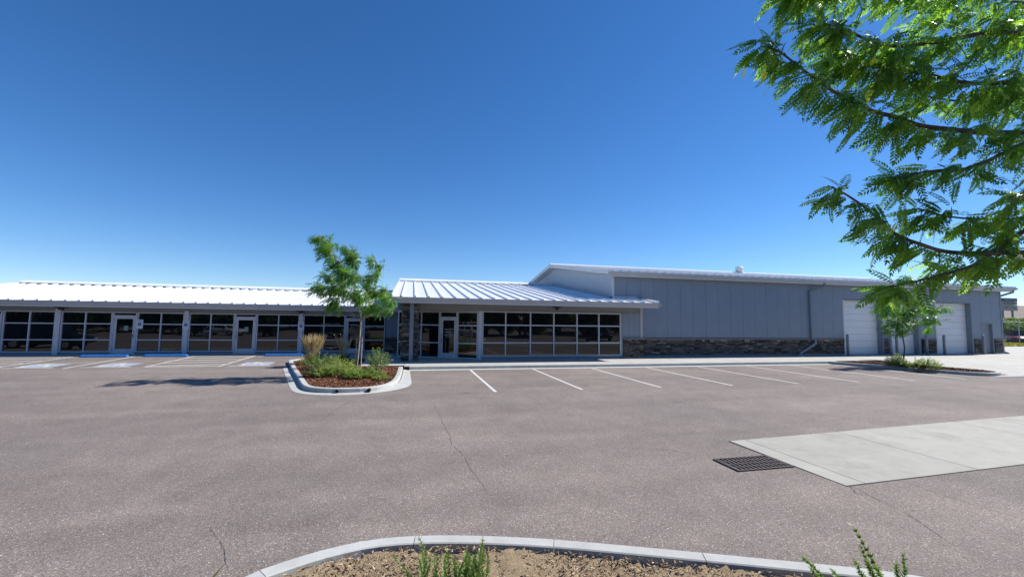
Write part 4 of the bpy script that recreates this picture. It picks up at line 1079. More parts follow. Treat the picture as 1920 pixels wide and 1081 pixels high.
# ---- foreground locust: trunk out of view on the right, limbs reaching into the frame
def fg_tree():
    t = empty('locust_tree', (4.45, 1.05, .08)); inv = -Vector(t.location)
    tag(t, 'large leafy locust whose windblown branches hang into the upper right', 'tree')
    base = np.array([4.45, 1.05, .05]); fork = np.array([4.4, 1.15, 2.3])
    trunk = MB(); trunk.tube(curve_pts([base, base + (.03, .02, .9), fork, fork + (-.05, .2, 1.4), fork + (-.1, .4, 3.0)], 5), list(np.linspace(.14, .03, 21)), 10)
    limbs = [  # pixel polyline from the frame edge inward (depth in metres from usual leaflet size), root height on the trunk, radius
        ([(2010, 60, 2.9), (1920, 75, 2.8), (1830, 76, 2.7), (1740, 92, 2.7), (1640, 100, 2.65), (1560, 70, 2.6), (1505, 62, 2.55)], 3.6, .028, 155, 62),
        ([(2010, -60, 2.9), (1900, -20, 2.8), (1760, -10, 2.7), (1620, -25, 2.65), (1520, -20, 2.6), (1468, 2, 2.6)], 4.3, .024, 150, 55),
        ([(2010, 150, 2.8), (1920, 165, 2.75), (1800, 170, 2.7), (1700, 150, 2.7), (1620, 140, 2.7), (1555, 115, 2.7)], 3.4, .022, 140, 52),
        ([(2000, 250, 2.8), (1900, 262, 2.7), (1820, 262, 2.65), (1753, 256, 2.6), (1701, 249, 2.55), (1655, 233, 2.55), (1608, 220, 2.5), (1551, 192, 2.5), (1490, 150, 2.5), (1440, 112, 2.5), (1405, 100, 2.5)], 2.9, .024, 200, 46),
        ([(2000, 170, 2.95), (1903, 184, 2.9), (1841, 205, 2.85), (1737, 199, 2.8), (1660, 175, 2.8)], 3.2, .016, 90, 45),
        ([(2000, 245, 2.7), (1915, 275, 2.6), (1857, 303, 2.55), (1790, 330, 2.5), (1740, 333, 2.5), (1690, 340, 2.5), (1650, 352, 2.5)], 2.7, .018, 85, 30),
        ([(2010, 488, 2.5), (1920, 487, 2.45), (1883, 487, 2.4), (1764, 487, 2.4), (1700, 470, 2.4), (1655, 451, 2.4), (1608, 409, 2.4), (1560, 376, 2.4), (1530, 362, 2.4)], 2.3, .02, 120, 40),
        ([(1975, 420, 2.5), (1888, 453, 2.45), (1836, 490, 2.4), (1795, 514, 2.35), (1740, 530, 2.35), (1680, 545, 2.35), (1628, 555, 2.35)], 2.3, .017, 58, 15),
        ([(1990, 380, 2.6), (1900, 420, 2.5), (1830, 425, 2.5), (1760, 420, 2.5), (1700, 405, 2.5)], 2.4, .013, 70, 32),
        ([(2050, 330, 2.4), (1960, 340, 2.35), (1905, 370, 2.3), (1860, 410, 2.3)], 2.5, .013, 45, 34),
        ([(2100, 200, 2.9), (2000, 90, 3.0), (1900, 20, 3.1), (1800, 30, 3.1), (1700, 40, 3.1)], 4.2, .016, 80, 60),
    ]
    pos, axs, ups, sz, br = [], [], [], [], []
    wind = -CR * .80 - CU * .62
    for pl, hz, r0, nl, spread in limbs:
        nl = int(nl * (1.05 if pl[1][1] < 180 else .6))
        pts = [atd(x + 22, y - 14, d) for x, y, d in pl]
        zt = hz; root = np.array([4.4 - .03 * (zt - 2), 1.1 + .12 * (zt - 2), zt])
        mid = (root + pts[0]) / 2 + np.array([0, 0, .12])
        path = curve_pts([root, mid] + pts, 6)
        trunk.tube(path, list(np.linspace(r0, .0035, len(path))), 7)
        L = len(path)
        first = 9
        for k in range(nl):
            # side twig
            f = first + (L - 1 - first) * (random.random() ** .8)
            i = int(f); p = path[i] + (path[min(i + 1, L - 1)] - path[i]) * (f - i)
            taper = 1 - .45 * (i / L)
            dep = float((p - np.array([0, 0, CZ])) @ CF)
            sp = spread / F * dep * taper
            dirv = -CR * random.uniform(-.3, 1.0) + CU * random.gauss(.0, .75) + CF * random.gauss(0, .9)
            dirv /= np.linalg.norm(dirv)
            tl = sp * random.uniform(.35, 1.25)
            e = p + dirv * tl + np.array([0, 0, -.18 * tl])
            m_ = (p + e) / 2 + np.array([0, 0, .10 * tl])
            if k % 2 == 0: trunk.tube([p, m_, e], [.0038, .0026, .0014], 4, False)
            shade = random.gauss(0, .1)
            for q in np.linspace(.3, 1, random.choice((2, 3, 3, 4))):
                pp = (p * (1 - q) + m_ * q) * (1 - q) + (m_ * (1 - q) + e * q) * q
                pos.append(pp)
                a = wind * random.uniform(.4, 1.1) + dirv * .55 + np.array([random.gauss(0, .5), random.gauss(0, .6), random.gauss(0, .42)])
                axs.append(a); ups.append(np.array([random.gauss(0, 1.0), random.gauss(0, 1.0) - .5, .9]))
                sz.append(random.uniform(.10, .15)); br.append(min(1, max(0, random.betavariate(2, 2.6) + shade)))
    # crown beyond the frame
    for k in range(420):
        c = np.array([5.1, -1.0, 4.2]); v = rng.normal(0, 1, 3); v /= np.linalg.norm(v); p = c + v * np.array([1.9, 1.3, 1.4]) * random.uniform(.55, 1)
        q = CM @ (p - np.array([0, 0, CZ]))
        if q[1] > 0.2 and abs(q[0] / q[1]) < 1.27: continue
        pos.append(p); axs.append(wind + rng.normal(0, .5, 3)); ups.append(np.array([random.gauss(0, .5), random.gauss(0, .5), 1])); sz.append(random.uniform(.11, .17)); br.append(random.betavariate(2, 2.6))
    for k in range(12):
        v = rng.normal(0, 1, 3); v /= np.linalg.norm(v); e = np.array([5.1, -1.0, 4.2]) + v * np.array([1.5, 1.1, 1.2])
        q = CM @ (e - np.array([0, 0, CZ]))
        if q[1] > 0.2 and abs(q[0] / q[1]) < 1.3: continue
        trunk.tube(curve_pts([fork + (0, .1, random.uniform(.2, 2)), (fork + e) / 2 + (0, 0, .3), e], 4), list(np.linspace(.03, .006, 9)), 6)
    for p in ((1403, 112, 2.5), (1440, 128, 2.5), (1640, 165, 2.5), (1645, 85, 2.5), (1690, 415, 2.3)):
        for _ in range(2):
            pos.append(atd(*p) + rng.normal(0, .02, 3)); axs.append(wind * .5 + rng.normal(0, .3, 3) + np.array([0, 0, -.7])); ups.append(np.array([0, -.6, 1.])); sz.append(random.uniform(.05, .08)); br.append(1.6)
    tr = trunk.build('trunk', M_BARK, t, True)
    cr = leaf_cloud('crown', t, M_LEAF, T6, np.array(pos), np.array(axs), np.array(ups), np.array(sz), np.array(br), .3)
    for c in t.children: c.matrix_parent_inverse = Matrix.Translation(inv)
    return t
fg_tree()

# ---- young trees defined by the clumps one can see
def young_tree(name, base, Y, trunk_px, clumps, label, r0, leafsz, per, wind, stem_mat, seedshift=0, mat=None, group=None):
    t = empty(name, tuple(base)); tag(t, label, 'tree', group); inv = -Vector(t.location)
    tm = MB()
    tp = [np.array(base)] + [ony(x, y, Y) for x, y in trunk_px]
    path = curve_pts(tp, 6); tm.tube(path, list(np.linspace(r0, r0 * .22, len(path))), 10)
    pos, axs, ups, sz, br = [], [], [], [], []
    for (cx, cy, rx, ry) in clumps:
        c = ony(cx, cy, Y); sc = float((c - np.array([0, 0, CZ])) @ CF) / F
        off = random.uniform(-1, 1) * .62; c = c + np.array([0, off, 0])
        # limb from the trunk
        j = int(np.argmin([abs(q[2] - (c[2] - .30 - .55 * abs(c[0] - path[-1][0]))) for q in path])); j = max(j, int(len(path) * .35))
        s = path[min(j, len(path) - 1)]
        mid = (s + c) / 2 + np.array([0, 0, -.12 if c[2] > s[2] + .6 else .05])
        tm.tube(curve_pts([s, mid, c, c + (c - mid) * .35], 4), list(np.linspace(r0 * .33, .006, 13)), 6)
        vol = rx * ry
        n = int(per * vol / 300)
        for k in range(max(5, n // 8)):
            v = rng.normal(0, 1, 3); v /= np.linalg.norm(v)
            e = c + v * np.array([rx * sc, rx * sc * 1.4, ry * sc]) * random.uniform(.55, 1.12)
            st = c + (e - c) * .15
            tm.tube([st, (st + e) / 2 + np.array([0, 0, .04]), e], [.006, .005, .003], 4, False)
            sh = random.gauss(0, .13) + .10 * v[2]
            for q in np.linspace(.2, 1.08, 8):
                p = st + (e - st) * q + rng.normal(0, .045, 3)
                pos.append(p); axs.append(np.array(wind) + v * .7 + rng.normal(0, .45, 3)); ups.append(np.array([random.gauss(0, .6), random.gauss(0, .6), 1]))
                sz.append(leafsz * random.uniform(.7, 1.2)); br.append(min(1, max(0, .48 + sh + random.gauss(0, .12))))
    tm.build('trunk', stem_mat, t, True)
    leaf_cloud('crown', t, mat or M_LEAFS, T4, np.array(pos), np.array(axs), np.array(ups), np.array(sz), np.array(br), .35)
    for c in t.children: c.matrix_parent_inverse = Matrix.Translation(inv)
    return t
CL1 = [(612, 457, 20, 12), (606, 449, 13, 9), (620, 477, 19, 14), (634, 497, 20, 14), (654, 466, 13, 15), (664, 486, 13, 17), (619, 519, 17, 8), (612, 543, 24, 11), (645, 545, 25, 14), (666, 518, 20, 13),
       (625, 562, 19, 10), (627, 577, 15, 7), (675, 556, 20, 17), (697, 487, 7, 12), (714, 500, 9, 9), (703, 517, 11, 10), (700, 543, 18, 13), (722, 546, 14, 12), (729, 562, 11, 12), (705, 574, 19, 12), (728, 581, 8, 8), (690, 583, 9, 7), (690, 528, 12, 10), (648, 522, 16, 12)]
bx0 = onz(671, 697, .12)
young_tree('locust_tree', (bx0[0], 18.3, .1), 18.3, [(673, 650), (676, 610), (677, 590), (672, 565), (660, 530), (640, 495), (622, 465)], CL1,
           'young staked locust with windswept crown on the mulched island in front of the office door', .034, .23, 230, (-1.0, -.15, -.35), M_BARKY)
CL2 = [(1690, 585, 24, 14), (1665, 575, 20, 10), (1715, 580, 22, 12), (1740, 578, 18, 9), (1700, 603, 22, 13), (1672, 608, 16, 9), (1728, 600, 16, 10), (1690, 620, 14, 7), (1735, 615, 10, 5), (1660, 618, 9, 5), (1705, 560, 22, 14), (1680, 545, 14, 12), (1690, 525, 9, 12)]
young_tree('locust_tree', (26.9, 18.3, .1), 18.3, [(1696, 655), (1693, 632), (1692, 610), (1694, 585), (1692, 550), (1688, 525)], CL2,
           'small young locust with thin dark trunk on the island before the roller doors', .042, .23, 230, (-.6, -.1, -.45), M_BARK)
# stakes
SL = ['wooden tree stake left of the young locust trunk', 'wooden tree stake right of the young locust trunk']
for (px, top, dy), lb in zip(((668.5, 636, .0), (678.5, 633, .12)), SL):
    b = onz(px, 697, .12); Y = 18.3 + dy
    p1 = ony(px, top, Y); p0 = np.array([p1[0], Y, .05])
    t = empty('tree_stake', tuple(p0)); tag(t, lb, 'stake', 'stakes round the young locust')
    MB().tube([(0, 0, 0), (.01, 0, p1[2] - .06), (.01, 0, p1[2])], [.024, .022, .016], 8).build('pole', M_STAKE, t)
    MB().tube([(.01, 0, p1[2] - .28), (.01, 0, p1[2] - .24)], [.027, .027], 8).build('tie_strap', M_DARK, t)

# ---- shrubs: many stems with small leaves
def small_leaf(lf=1.0, w=.34):
    return np.array([[[0, 0, 0], [.35 * lf, w / 2, .02], [lf, 0, -.08], [.35 * lf, -w / 2, .02]]])
def shrub(name, cx, cy, cz, rx, ry, h, n, lsz, label, mat=M_SHRUB, group=None, cat='shrub', lean=(0, 0), tone=0.0):
    t = empty(name, (cx, cy, cz)); tag(t, label, cat, group)
    stems = MB(); pos, axs, ups, sz, br = [], [], [], [], []
    for k in range(n):
        a = random.uniform(0, 6.283); r = math.sqrt(random.random())
        b = np.array([rx * r * .45 * math.cos(a), ry * r * .45 * math.sin(a), 0])
        hh = h * (1 - .55 * r * r) * random.uniform(.65, 1.15)
        e = np.array([rx * r * math.cos(a) + lean[0] * hh, ry * r * math.sin(a) + lean[1] * hh, hh])
        m_ = (b + e) / 2 + np.array([0, 0, .12 * h])
        if k % 2 == 0: stems.tube([b, m_, e], [.006, .005, .003], 4, False)
        sh = random.gauss(0, .14) + tone
        ns = random.choice((9, 11, 13))
        for q in np.linspace(.25, 1.0, ns):
            p = (b * (1 - q) + m_ * q) * (1 - q) + (m_ * (1 - q) + e * q) * q
            for _ in range(2):
                az = random.uniform(0, 6.283)
                pos.append(p + rng.normal(0, .015, 3)); axs.append(np.array([math.cos(az), math.sin(az), random.uniform(-.1, .9)]) + (e - b) * .5)
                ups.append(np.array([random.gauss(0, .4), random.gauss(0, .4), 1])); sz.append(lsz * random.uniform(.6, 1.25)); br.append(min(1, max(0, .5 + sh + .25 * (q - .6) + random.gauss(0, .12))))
    stems.build('stems', M_BARKY, t)
    leaf_cloud('foliage', t, mat, [small_leaf(1, .42)], np.array(pos), np.array(axs), np.array(ups), np.array(sz), np.array(br), .2)
    return t
SH = [(-3.2, 17.6, .72, .7, .50, 90, 'low yellow-green shrub at the kerb-side left end of the tree island', .1),
      (-2.55, 17.6, .8, .7, .55, 105, 'yellow-green shrub left of the tree stakes on the island', .15),
      (-2.95, 18.8, .9, .8, .72, 110, 'taller yellowish shrub behind the kerb-side shrubs, left of the tree stakes', .2),
      (-1.95, 16.9, .5, .55, .38, 64, 'small green shrub just in front of the tree stakes', -.02),
      (-1.45, 17.2, .6, .6, .42, 70, 'green shrub just right of the tree stakes', 0),
      (-1.35, 19.6, .65, .65, .95, 80, 'upright leafy shrub behind the tree stakes nearest the porch', -.08),
      (-3.9, 20.3, .9, .75, .70, 80, 'dark green shrub between the feather grass and the yellow shrubs', -.2),
      (-0.95, 16.4, .35, .35, .2, 26, 'tiny green plant alone in the mulch by the right kerb', .05)]
for x, y, rx_, ry_, h, n, lb, tone in SH: shrub('shrub', x, y, .1, rx_, ry_, h, n, .075, lb, group='shrubs on the tree island', tone=tone)
SH2 = [(1625, 688, .62, .6, .62, 80, 'rounded yellow-green shrub at the left end of the roller-door island', .15), (1672, 689, .45, .45, .48, 46, 'low dark shrub left of the thin trunk on the roller-door island', -.1),
       (1710, 692, .5, .5, .55, 56, 'light green shrub just right of the thin trunk', .1), (1742, 693, .6, .6, .62, 76, 'bushy pale green shrub at the right of the roller-door island planting', .12), (1684, 682, .3, .3, .65, 26, 'spindly upright plant behind the thin trunk', -.1)]
for px, py, rx_, ry_, h, n, lb, tone in SH2:
    x, y = onz(px, py, .12); y = min(max(y, 15.6), 19.5); x = ony(px, py, y)[0]; x = min(max(x, 25.5), 28.2)
    shrub('shrub', x, y, .1, rx_, ry_, h, n, .085, lb, group='shrubs on the roller-door island', tone=tone)

# ---- feather reed grass
def feather_grass(x, y, h, rad, label, n_pl=130, n_bl=320, spread=.5):
    t = empty('feather_grass', (x, y, .1)); tag(t, label, 'ornamental grass', 'feather grasses on the tree island')
    def ribbons(n, hmin, hmax, w, sp, droop, segs=5):
        V = []; rv = []
        for k in range(n):
            a = random.uniform(0, 6.283); r = rad * .35 * math.sqrt(random.random()); hh = random.uniform(hmin, hmax)
            b = np.array([r * math.cos(a), r * math.sin(a), 0]); o = sp * random.uniform(.3, 1) * hh
            a2 = a + random.gauss(0, .5); tip = b + np.array([math.cos(a2) * o, math.sin(a2) * o, hh])
            sd_ = np.array([-math.sin(a2 + .8), math.cos(a2 + .8), 0]) * w / 2; c = random.random() * .96
            prev = None
            for s in range(segs + 1):
                q = s / segs; p = b + (tip - b) * q; p[2] = hh * (q - droop * q ** 3) ; p[:2] = b[:2] + (tip - b)[:2] * q ** 1.6
                ww = (1 - q) ** .5 if droop > .1 else 1
                cur = (p - sd_ * ww, p + sd_ * ww)
                if prev is not None: V += [prev[0], prev[1], cur[1], cur[0]]; rv.append(c)
                prev = cur
        return V, rv
    V, rv = ribbons(n_bl, h * .3, h * .62, .011, .75, .35); fastmesh('blades', V, 4, M_BLADE, t, rv)
    # seed stems and plumes
    V = []; rv = []
    for k in range(n_pl):
        a = random.uniform(0, 6.283); r = rad * .3 * math.sqrt(random.random()); hh = h * random.uniform(.74, 1.05); o = spread * random.uniform(.1, 1) * hh * .55
        b = np.array([r * math.cos(a), r * math.sin(a), .05]); tip = np.array([math.cos(a) * (r + o), math.sin(a) * (r + o), hh]); c = random.random() * .96
        pl0 = .62
        for fr in range(2):
            aa = a + fr * 1.57; sd_ = np.array([-math.sin(aa), math.cos(aa), 0])
            ks = [(0, .0022), (pl0, .0022), (pl0 + .06, .009), (.85, .013), (1.0, .003)]
            for (q0, w0), (q1, w1) in zip(ks[:-1], ks[1:]):
                f = lambda q: b + (tip - b) * np.array([q ** 1.5, q ** 1.5, q])
                p0, p1 = f(q0), f(q1); V += [p0 - sd_ * w0, p0 + sd_ * w0, p1 + sd_ * w1, p1 - sd_ * w1]; rv.append(c)
    fastmesh('plumes', V, 4, M_PLUME, t, rv)
    return t
def gpos(px, Y): return ony(px, 670, Y)[0]
feather_grass(gpos(586, 22.1), 22.1, 1.45, .7, 'clump of tan sunlit feather grass at the back of the tree island', 210, 460, .62)
feather_grass(-3.3, 23.4, 1.25, .55, 'darker feather grass clump in shade between the sunlit grass and the office door', 90, 320)

# ---- foreground sprigs with lance leaves
def sprig(name, stems, label, n_leaf=26, lsz=.042, mat=M_SPRIG, cat='plant', group=None, rr=.0035):
    """stems = list of (base xyz, tip xyz)"""
    b0 = stems[0][0]; t = empty(name, tuple(b0)); tag(t, label, cat, group); st = MB(); pos, axs, ups, sz, br = [], [], [], [], []
    for b, e in stems:
        b = np.array(b) - np.array(b0); e = np.array(e) - np.array(b0); m_ = (b + e) / 2 + rng.normal(0, .012, 3)
        L = np.linalg.norm(e - b); path = curve_pts([b, m_, e], 5); st.tube(path, list(np.linspace(rr, .0012, len(path))), 5, False)
        ax = (e - b) / L; n = int(n_leaf * 1.9 * L / .3) + 6
        for k in range(n):
            q = .12 + .88 * k / (n - 1); az = k * 2.4 + random.uniform(-.3, .3)
            p = path[min(int(q * (len(path) - 1)), len(path) - 1)]
            u = np.cross(ax, [.3, .5, .81]); u /= np.linalg.norm(u); v = np.cross(ax, u)
            out = u * math.cos(az) + v * math.sin(az)
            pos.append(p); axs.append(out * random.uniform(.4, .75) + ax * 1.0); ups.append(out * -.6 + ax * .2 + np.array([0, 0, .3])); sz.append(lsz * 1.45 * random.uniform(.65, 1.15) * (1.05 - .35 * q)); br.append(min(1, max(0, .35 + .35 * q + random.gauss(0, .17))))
    st.build('stems', simple('sprig_stem', (0.28, 0.22, 0.09), .8) if 'sprig_stem' not in MATS else MATS['sprig_stem'], t)
    leaf_cloud('leaves', t, mat, [small_leaf(1, .27)], np.array(pos), np.array(axs), np.array(ups), np.array(sz), np.array(br), .15)
    return t
def fgb(px, py, z=.07): x, y = onz(px, py, z); return (x, y, z)
def stem(pb, pt, zb=.07, back=.10):
    """base pixel on the soil, tip pixel at about the same distance (leaning slightly away)"""
    b = np.array(fgb(*pb, zb)); dep = float((b - np.array([0, 0, CZ])) @ CF); return (b, atd(pt[0], pt[1], dep - back))
main = []
for k in range(26):
    px = random.uniform(785, 900); top = random.uniform(1028, 1062)
    main.append(stem((px + random.uniform(-12, 12), 1095 + random.uniform(-8, 20)), (px + random.uniform(-10, 10), top)))
main += [stem((815, 1060), (786, 1006), back=.05), stem((800, 1075), (797, 1030)), stem((905, 1090), (908, 1022)), stem((898, 1070), (905, 1008)), stem((912, 1090), (915, 1040))]
sprig('sprig_shrub', main, 'bright green low sprig shrub in the foreground soil, bottom centre', 22, .04, group='sprig shrubs in the foreground planter')
sprig('sprig_shrub', [stem((775, 1090), (735, 1042)), stem((785, 1100), (755, 1062))], 'thin leaning sprig left of the bottom-centre shrub', 20, .036, group='sprig shrubs in the foreground planter')
sprig('sprig_shrub', [stem((1660, 1100), (1598, 984), .16), stem((1650, 1100), (1612, 1020), .16), stem((1690, 1100), (1692, 1036), .16), stem((1640, 1110), (1602, 1050), .16), stem((1670, 1110), (1640, 1060), .16), stem((1700, 1110), (1680, 1055), .16), stem((1655, 1105), (1625, 1050), .16)],
      'tall green sprigs standing over the kerb at the bottom right', 30, .04, group='sprig shrubs in the foreground planter')
sprig('sprig_shrub', [stem((1555, 1100), (1503, 1043), .1), stem((1580, 1100), (1558, 1066), .1), stem((1545, 1105), (1520, 1065), .1)], 'short sprig leaning on the kerb left of the tall bottom-right sprigs', 28, .038, group='sprig shrubs in the foreground planter')
# yellow blade at bottom left
b = np.array(fgb(396, 1086, .02)); tip = atd(423, 1054, float((b - np.array([0, 0, CZ])) @ CF) - .1)
yb = empty('yellow_leaf_blade', tuple(b)); tag(yb, 'single yellow pointed leaf at the left end of the foreground kerb', 'leaf')
d_ = tip - b; sd_ = np.array([.6, -.8, .1]) * .016
MB().add([(-sd_), sd_, d_ * .5 + sd_ * 1.2 + np.array([0, 0, .01]), d_, d_ * .5 - sd_ * 1.2], [(0, 1, 2, 3, 4)]).build('blade', M_YELLOW, yb)

# ================================================================== VEHICLES
def car(name, loc, rz, paint, label, L=4.7, H=1.65, Wd=1.85, pickup=False, rails=False, group=None):
    t = empty(name, loc, rz); tag(t, label, 'pickup' if pickup else 'car', group)
    hl = L / 2
    # cross sections along x: (x, z_bottom, z_belt, half width)
    belt = H * .58
    secs = [(-hl, .42, .78, .78), (-hl + .12, .30, belt * .92, .90), (-hl + .6, .26, belt, .925), (0, .24, belt, .93), (hl - 1.1, .26, belt * .98, .925), (hl - .45, .28, belt * .90, .90), (hl - .1, .34, belt * .76, .82), (hl, .44, belt * .62, .70)]
    vs = []; fs = []
    for x, z0, z1, w in secs:
        w *= Wd / 1.85
        vs += [(x, -w * .94, z0), (x, -w, z0 + .12), (x, -w * 1.0, (z0 + z1) / 2 + .1), (x, -w * .95, z1), (x, 0, z1 + .035), (x, w * .95, z1), (x, w, (z0 + z1) / 2 + .1), (x, w, z0 + .12), (x, w * .94, z0)]
    n = 9
    for i in range(len(secs) - 1):
        for j in range(n): fs.append((i * n + j, i * n + (j + 1) % n, (i + 1) * n + (j + 1) % n, (i + 1) * n + j))
    fs += [tuple(range(n))[::-1], tuple(range((len(secs) - 1) * n, len(secs) * n))]
    MB().add(vs, [f[::-1] for f in fs]).build('body', paint, t, True)
    # greenhouse
    if pickup: gh = [(-.35, belt, .80), (-.25, H - .02, .66), (.75, H, .66), (1.25, belt, .80)]
    else: gh = [(-hl + .25, belt, .84), (-hl + .75, H - .05, .68), (.35, H, .68), (1.15, belt, .82)]
    vs = []; 
    for x, z, w in gh: vs += [(x, -w, z), (x, w, z)]
    MB().add(vs, [(0, 1, 3, 2), (4, 5, 7, 6), (0, 2, 4, 6), (1, 7, 5, 3), (2, 3, 5, 4)]).build('glasshouse', M_GLASS, t)
    x1, x2 = gh[1][0], gh[2][0]
    MB().box(x1 - .04, x2 + .05, -.69, .69, H - .02, H + .03, ch=.02).build('roof', paint, t)
    for s in (-1, 1):
        for a, b in ((0, 1), (3, 2)):
            MB().tube([(gh[a][0], s * gh[a][2], gh[a][1]), (gh[b][0], s * gh[b][2], gh[b][1])], .045, 5).build('pillar', paint, t)
        xm = (x1 + x2) / 2; MB().tube([(xm, s * .83, belt), (xm, s * .70, H)], .045, 5).build('pillar', paint, t)
        MB().box(.85, 1.02, s * .95 - .09, s * .95 + .09, belt + .02, belt + .17).build('mirror', paint, t)
        if rails: MB().tube([(x1, s * .6, H + .07), (x2, s * .6, H + .07)], .025, 5).build('roof_rail', M_LAMP, t)
        for x in (-hl + .95, hl - .95):
            w = MB().tube([(x, s * (Wd / 2 - .22), .34), (x, s * (Wd / 2 - .20), .34), (x, s * (Wd / 2 + .0), .34), (x, s * (Wd / 2 + .02), .34)], [.30, .34, .34, .30], 18).build('wheel', M_TYRE, t)
            MB().tube([(x, s * (Wd / 2 + .012), .34), (x, s * (Wd / 2 + .035), .34)], [.22, .20], 12).build('rim', M_RIM, w)
        MB().box(hl - .16, hl - .03, s * .60 - .16, s * .60 + .16, belt * .62, belt * .74, ch=.02).build('headlight', M_LAMP, t)
        MB().box(-hl - .01, -hl + .1, s * .70 - .12, s * .70 + .12, belt * .66, belt * .84).build('tail_light', M_TAIL, t)
    MB().box(hl - .06, hl + .03, -.72, .72, .40, .56).build('front_bumper', M_TYRE, t)
    if pickup:
        MB().box(-hl + .1, -.42, -.80, .80, belt - .02, belt + .05).build('bed_cover', M_TYRE, t)
    return t
car('parked_car', (-24.2, 21.3, .01), 0, M_CARB, 'black car reflected in the leftmost office windows', 4.8, 1.68, rails=True)
car('parked_car', (-30.2, 22.6, .02), R(180), M_CARB, 'black car with pale roof rails reflected at the far left window edge', 4.8, 1.7, rails=True)
car('parked_car', (-22.6, -3.2, .0), R(10), M_CARW, 'white car reflected low in the windows beside the second glass door', 4.6, 1.55)
car('parked_car', (20.8, 2.4, .0), R(90), M_CARB, 'black car reflected in the right panes of the gridded window wall', 4.9, 1.78, rails=True)
car('parked_car', (-10.5, -8.5, .0), R(85), M_CARW, 'white car across the lot reflected in the office windows right of the second door', 4.6, 1.6)
car('parked_car', (-9.0, 3.0, .0), R(95), M_CARB, 'black car reflected in the angled entrance glass', 4.7, 1.66, rails=True)
tx, ty = 79.5, 39.8
car('pickup_truck', (tx, ty, .0), R(200), M_CARR, 'dark red pickup behind the chain-link fence at the right edge', 5.7, 1.85, 1.95, pickup=True)

# ================================================================== RIGHT BACKGROUND
rd = MB().add([(46.9, 30.2, -.03), (140, 28, -.03), (140, 33.0, -.03), (46.9, 34.0, -.03)], [(0, 1, 2, 3)]).build('side_road', M_ROAD); tag(rd, kind='structure')
box('kerb', M_KERB, rd, 60, 110, 33.35, 33.5, -.05, .10)
# verge grass (uncountable)
V = []; rv = []
for k in range(14000):
    x, y = random.uniform(58, 92), random.uniform(33.6, 39.0 + 0)
    h = random.uniform(.10, .32); a = random.uniform(0, 6.283); w = .03; c = random.random() * .96
    V += [(x - w * math.cos(a), y - w * math.sin(a), -.07), (x + w * math.cos(a), y + w * math.sin(a), -.07), (x + w * .4 + random.uniform(-.1, .1), y + random.uniform(-.1, .1), h), (x - w * .2, y, h * .96)]; rv.append(c)
o = fastmesh('verge_grass', V, 4, leafmat('verge_blade', (0.10, 0.13, 0.03), (0.20, 0.21, 0.055), (0.34, 0.29, 0.11), .3, .8), None, rv); tag(o, 'yellow-green grass verge at the right edge', 'grass', kind='stuff')
# chain-link fence
fn = empty('chain_link_fence', (70, 36, -.05)); tag(fn, 'grey chain-link fence with pipe posts at the right edge', 'fence')
fy = 36.0; ZF = ony(1905, 603, fy)[2]
for k in range(9): MB().tube([(-11 + 3.1 * k + .4, 0, 0), (-11 + 3.1 * k + .4, 0, ZF + .1)], .045, 8).build('fence_post', M_GALV, fn)
MB().tube([(-11, 0, ZF + .04), (15, 0, ZF + .04)], .032, 6).build('top_rail', M_GALV, fn)
V = []
for k in range(-14, 150):
    for sg in (-1, 1):
        x0 = -11 + k * .18; x1 = x0 + sg * ZF
        V += [(x0 - .004, -.01 * sg, .05), (x0 + .004, -.01 * sg, .05), (x1 + .004, -.01 * sg, ZF + .03), (x1 - .004, -.01 * sg, ZF + .03)]
V = np.array(V).reshape(-1, 4, 3); V = V[(V[:, :, 0].min(1) > -11.2) & (V[:, :, 0].max(1) < 15.2)]
fastmesh('wire_mesh', V, 4, M_GALV, fn)
# pylon sign
ps = ony(1893, 570, 55.0)
sg = empty('pylon_sign', (ps[0], 55.0, -.05)); tag(sg, 'roadside sign board with navy header above the fence at the right edge', 'sign')
zt = ony(1893, 558.5, 55)[2] + .05; zb_ = ony(1893, 582, 55)[2] + .05; wv = (ony(1909, 570, 55)[0] - ony(1879, 570, 55)[0]) / 2
hh = zt - zb_
MB().box(-wv, wv, 0, .7, zt - hh * .27, zt).build('header', M_SIGNHDR, sg)
MB().box(-wv - .25, -wv, .02, .72, zb_ - .1, zt).build('side_panel', simple('maroon_panel', (.10, .06, .10), .5), sg)
MB().box(-wv + .0, wv, .03, .67, zb_ + hh * .46, zt - hh * .285).build('upper_panel', M_SIGNP, sg)
MB().box(-wv, -.03, .03, .67, zb_, zb_ + hh * .44).build('lower_panel', M_SIGNP, sg); MB().box(.03, wv, .03, .67, zb_, zb_ + hh * .44).build('lower_panel', M_SIGNP, sg)
PS = lambda s, t, z: (s, -.02 - t, z)
M_DECAL2 = simple('pale_blue_print', (.35, .42, .55), .5); M_DECAL3 = simple('maroon_print', (.22, .06, .07), .5)
for (xc, z, w, h, n, mt) in ((0.15, zt - hh * .14, wv * 1.3, hh * .07, 7, M_DECAL2), (.1, zb_ + hh * .58, wv * 1.5, hh * .08, 6, M_DECAL3), (-wv * .5, zb_ + hh * .25, wv * .6, hh * .05, 4, M_SIGNK), (wv * .5, zb_ + hh * .25, wv * .6, hh * .05, 4, M_SIGNK)):
    d = dashes(sg, PS, xc, z, w, h, n); d.data.materials.clear(); d.data.materials.append(mt)
for s in (-.6, .6): MB().box(s * wv - .12, s * wv + .12, .25, .45, 0, zb_).build('leg', M_GREYP, sg)
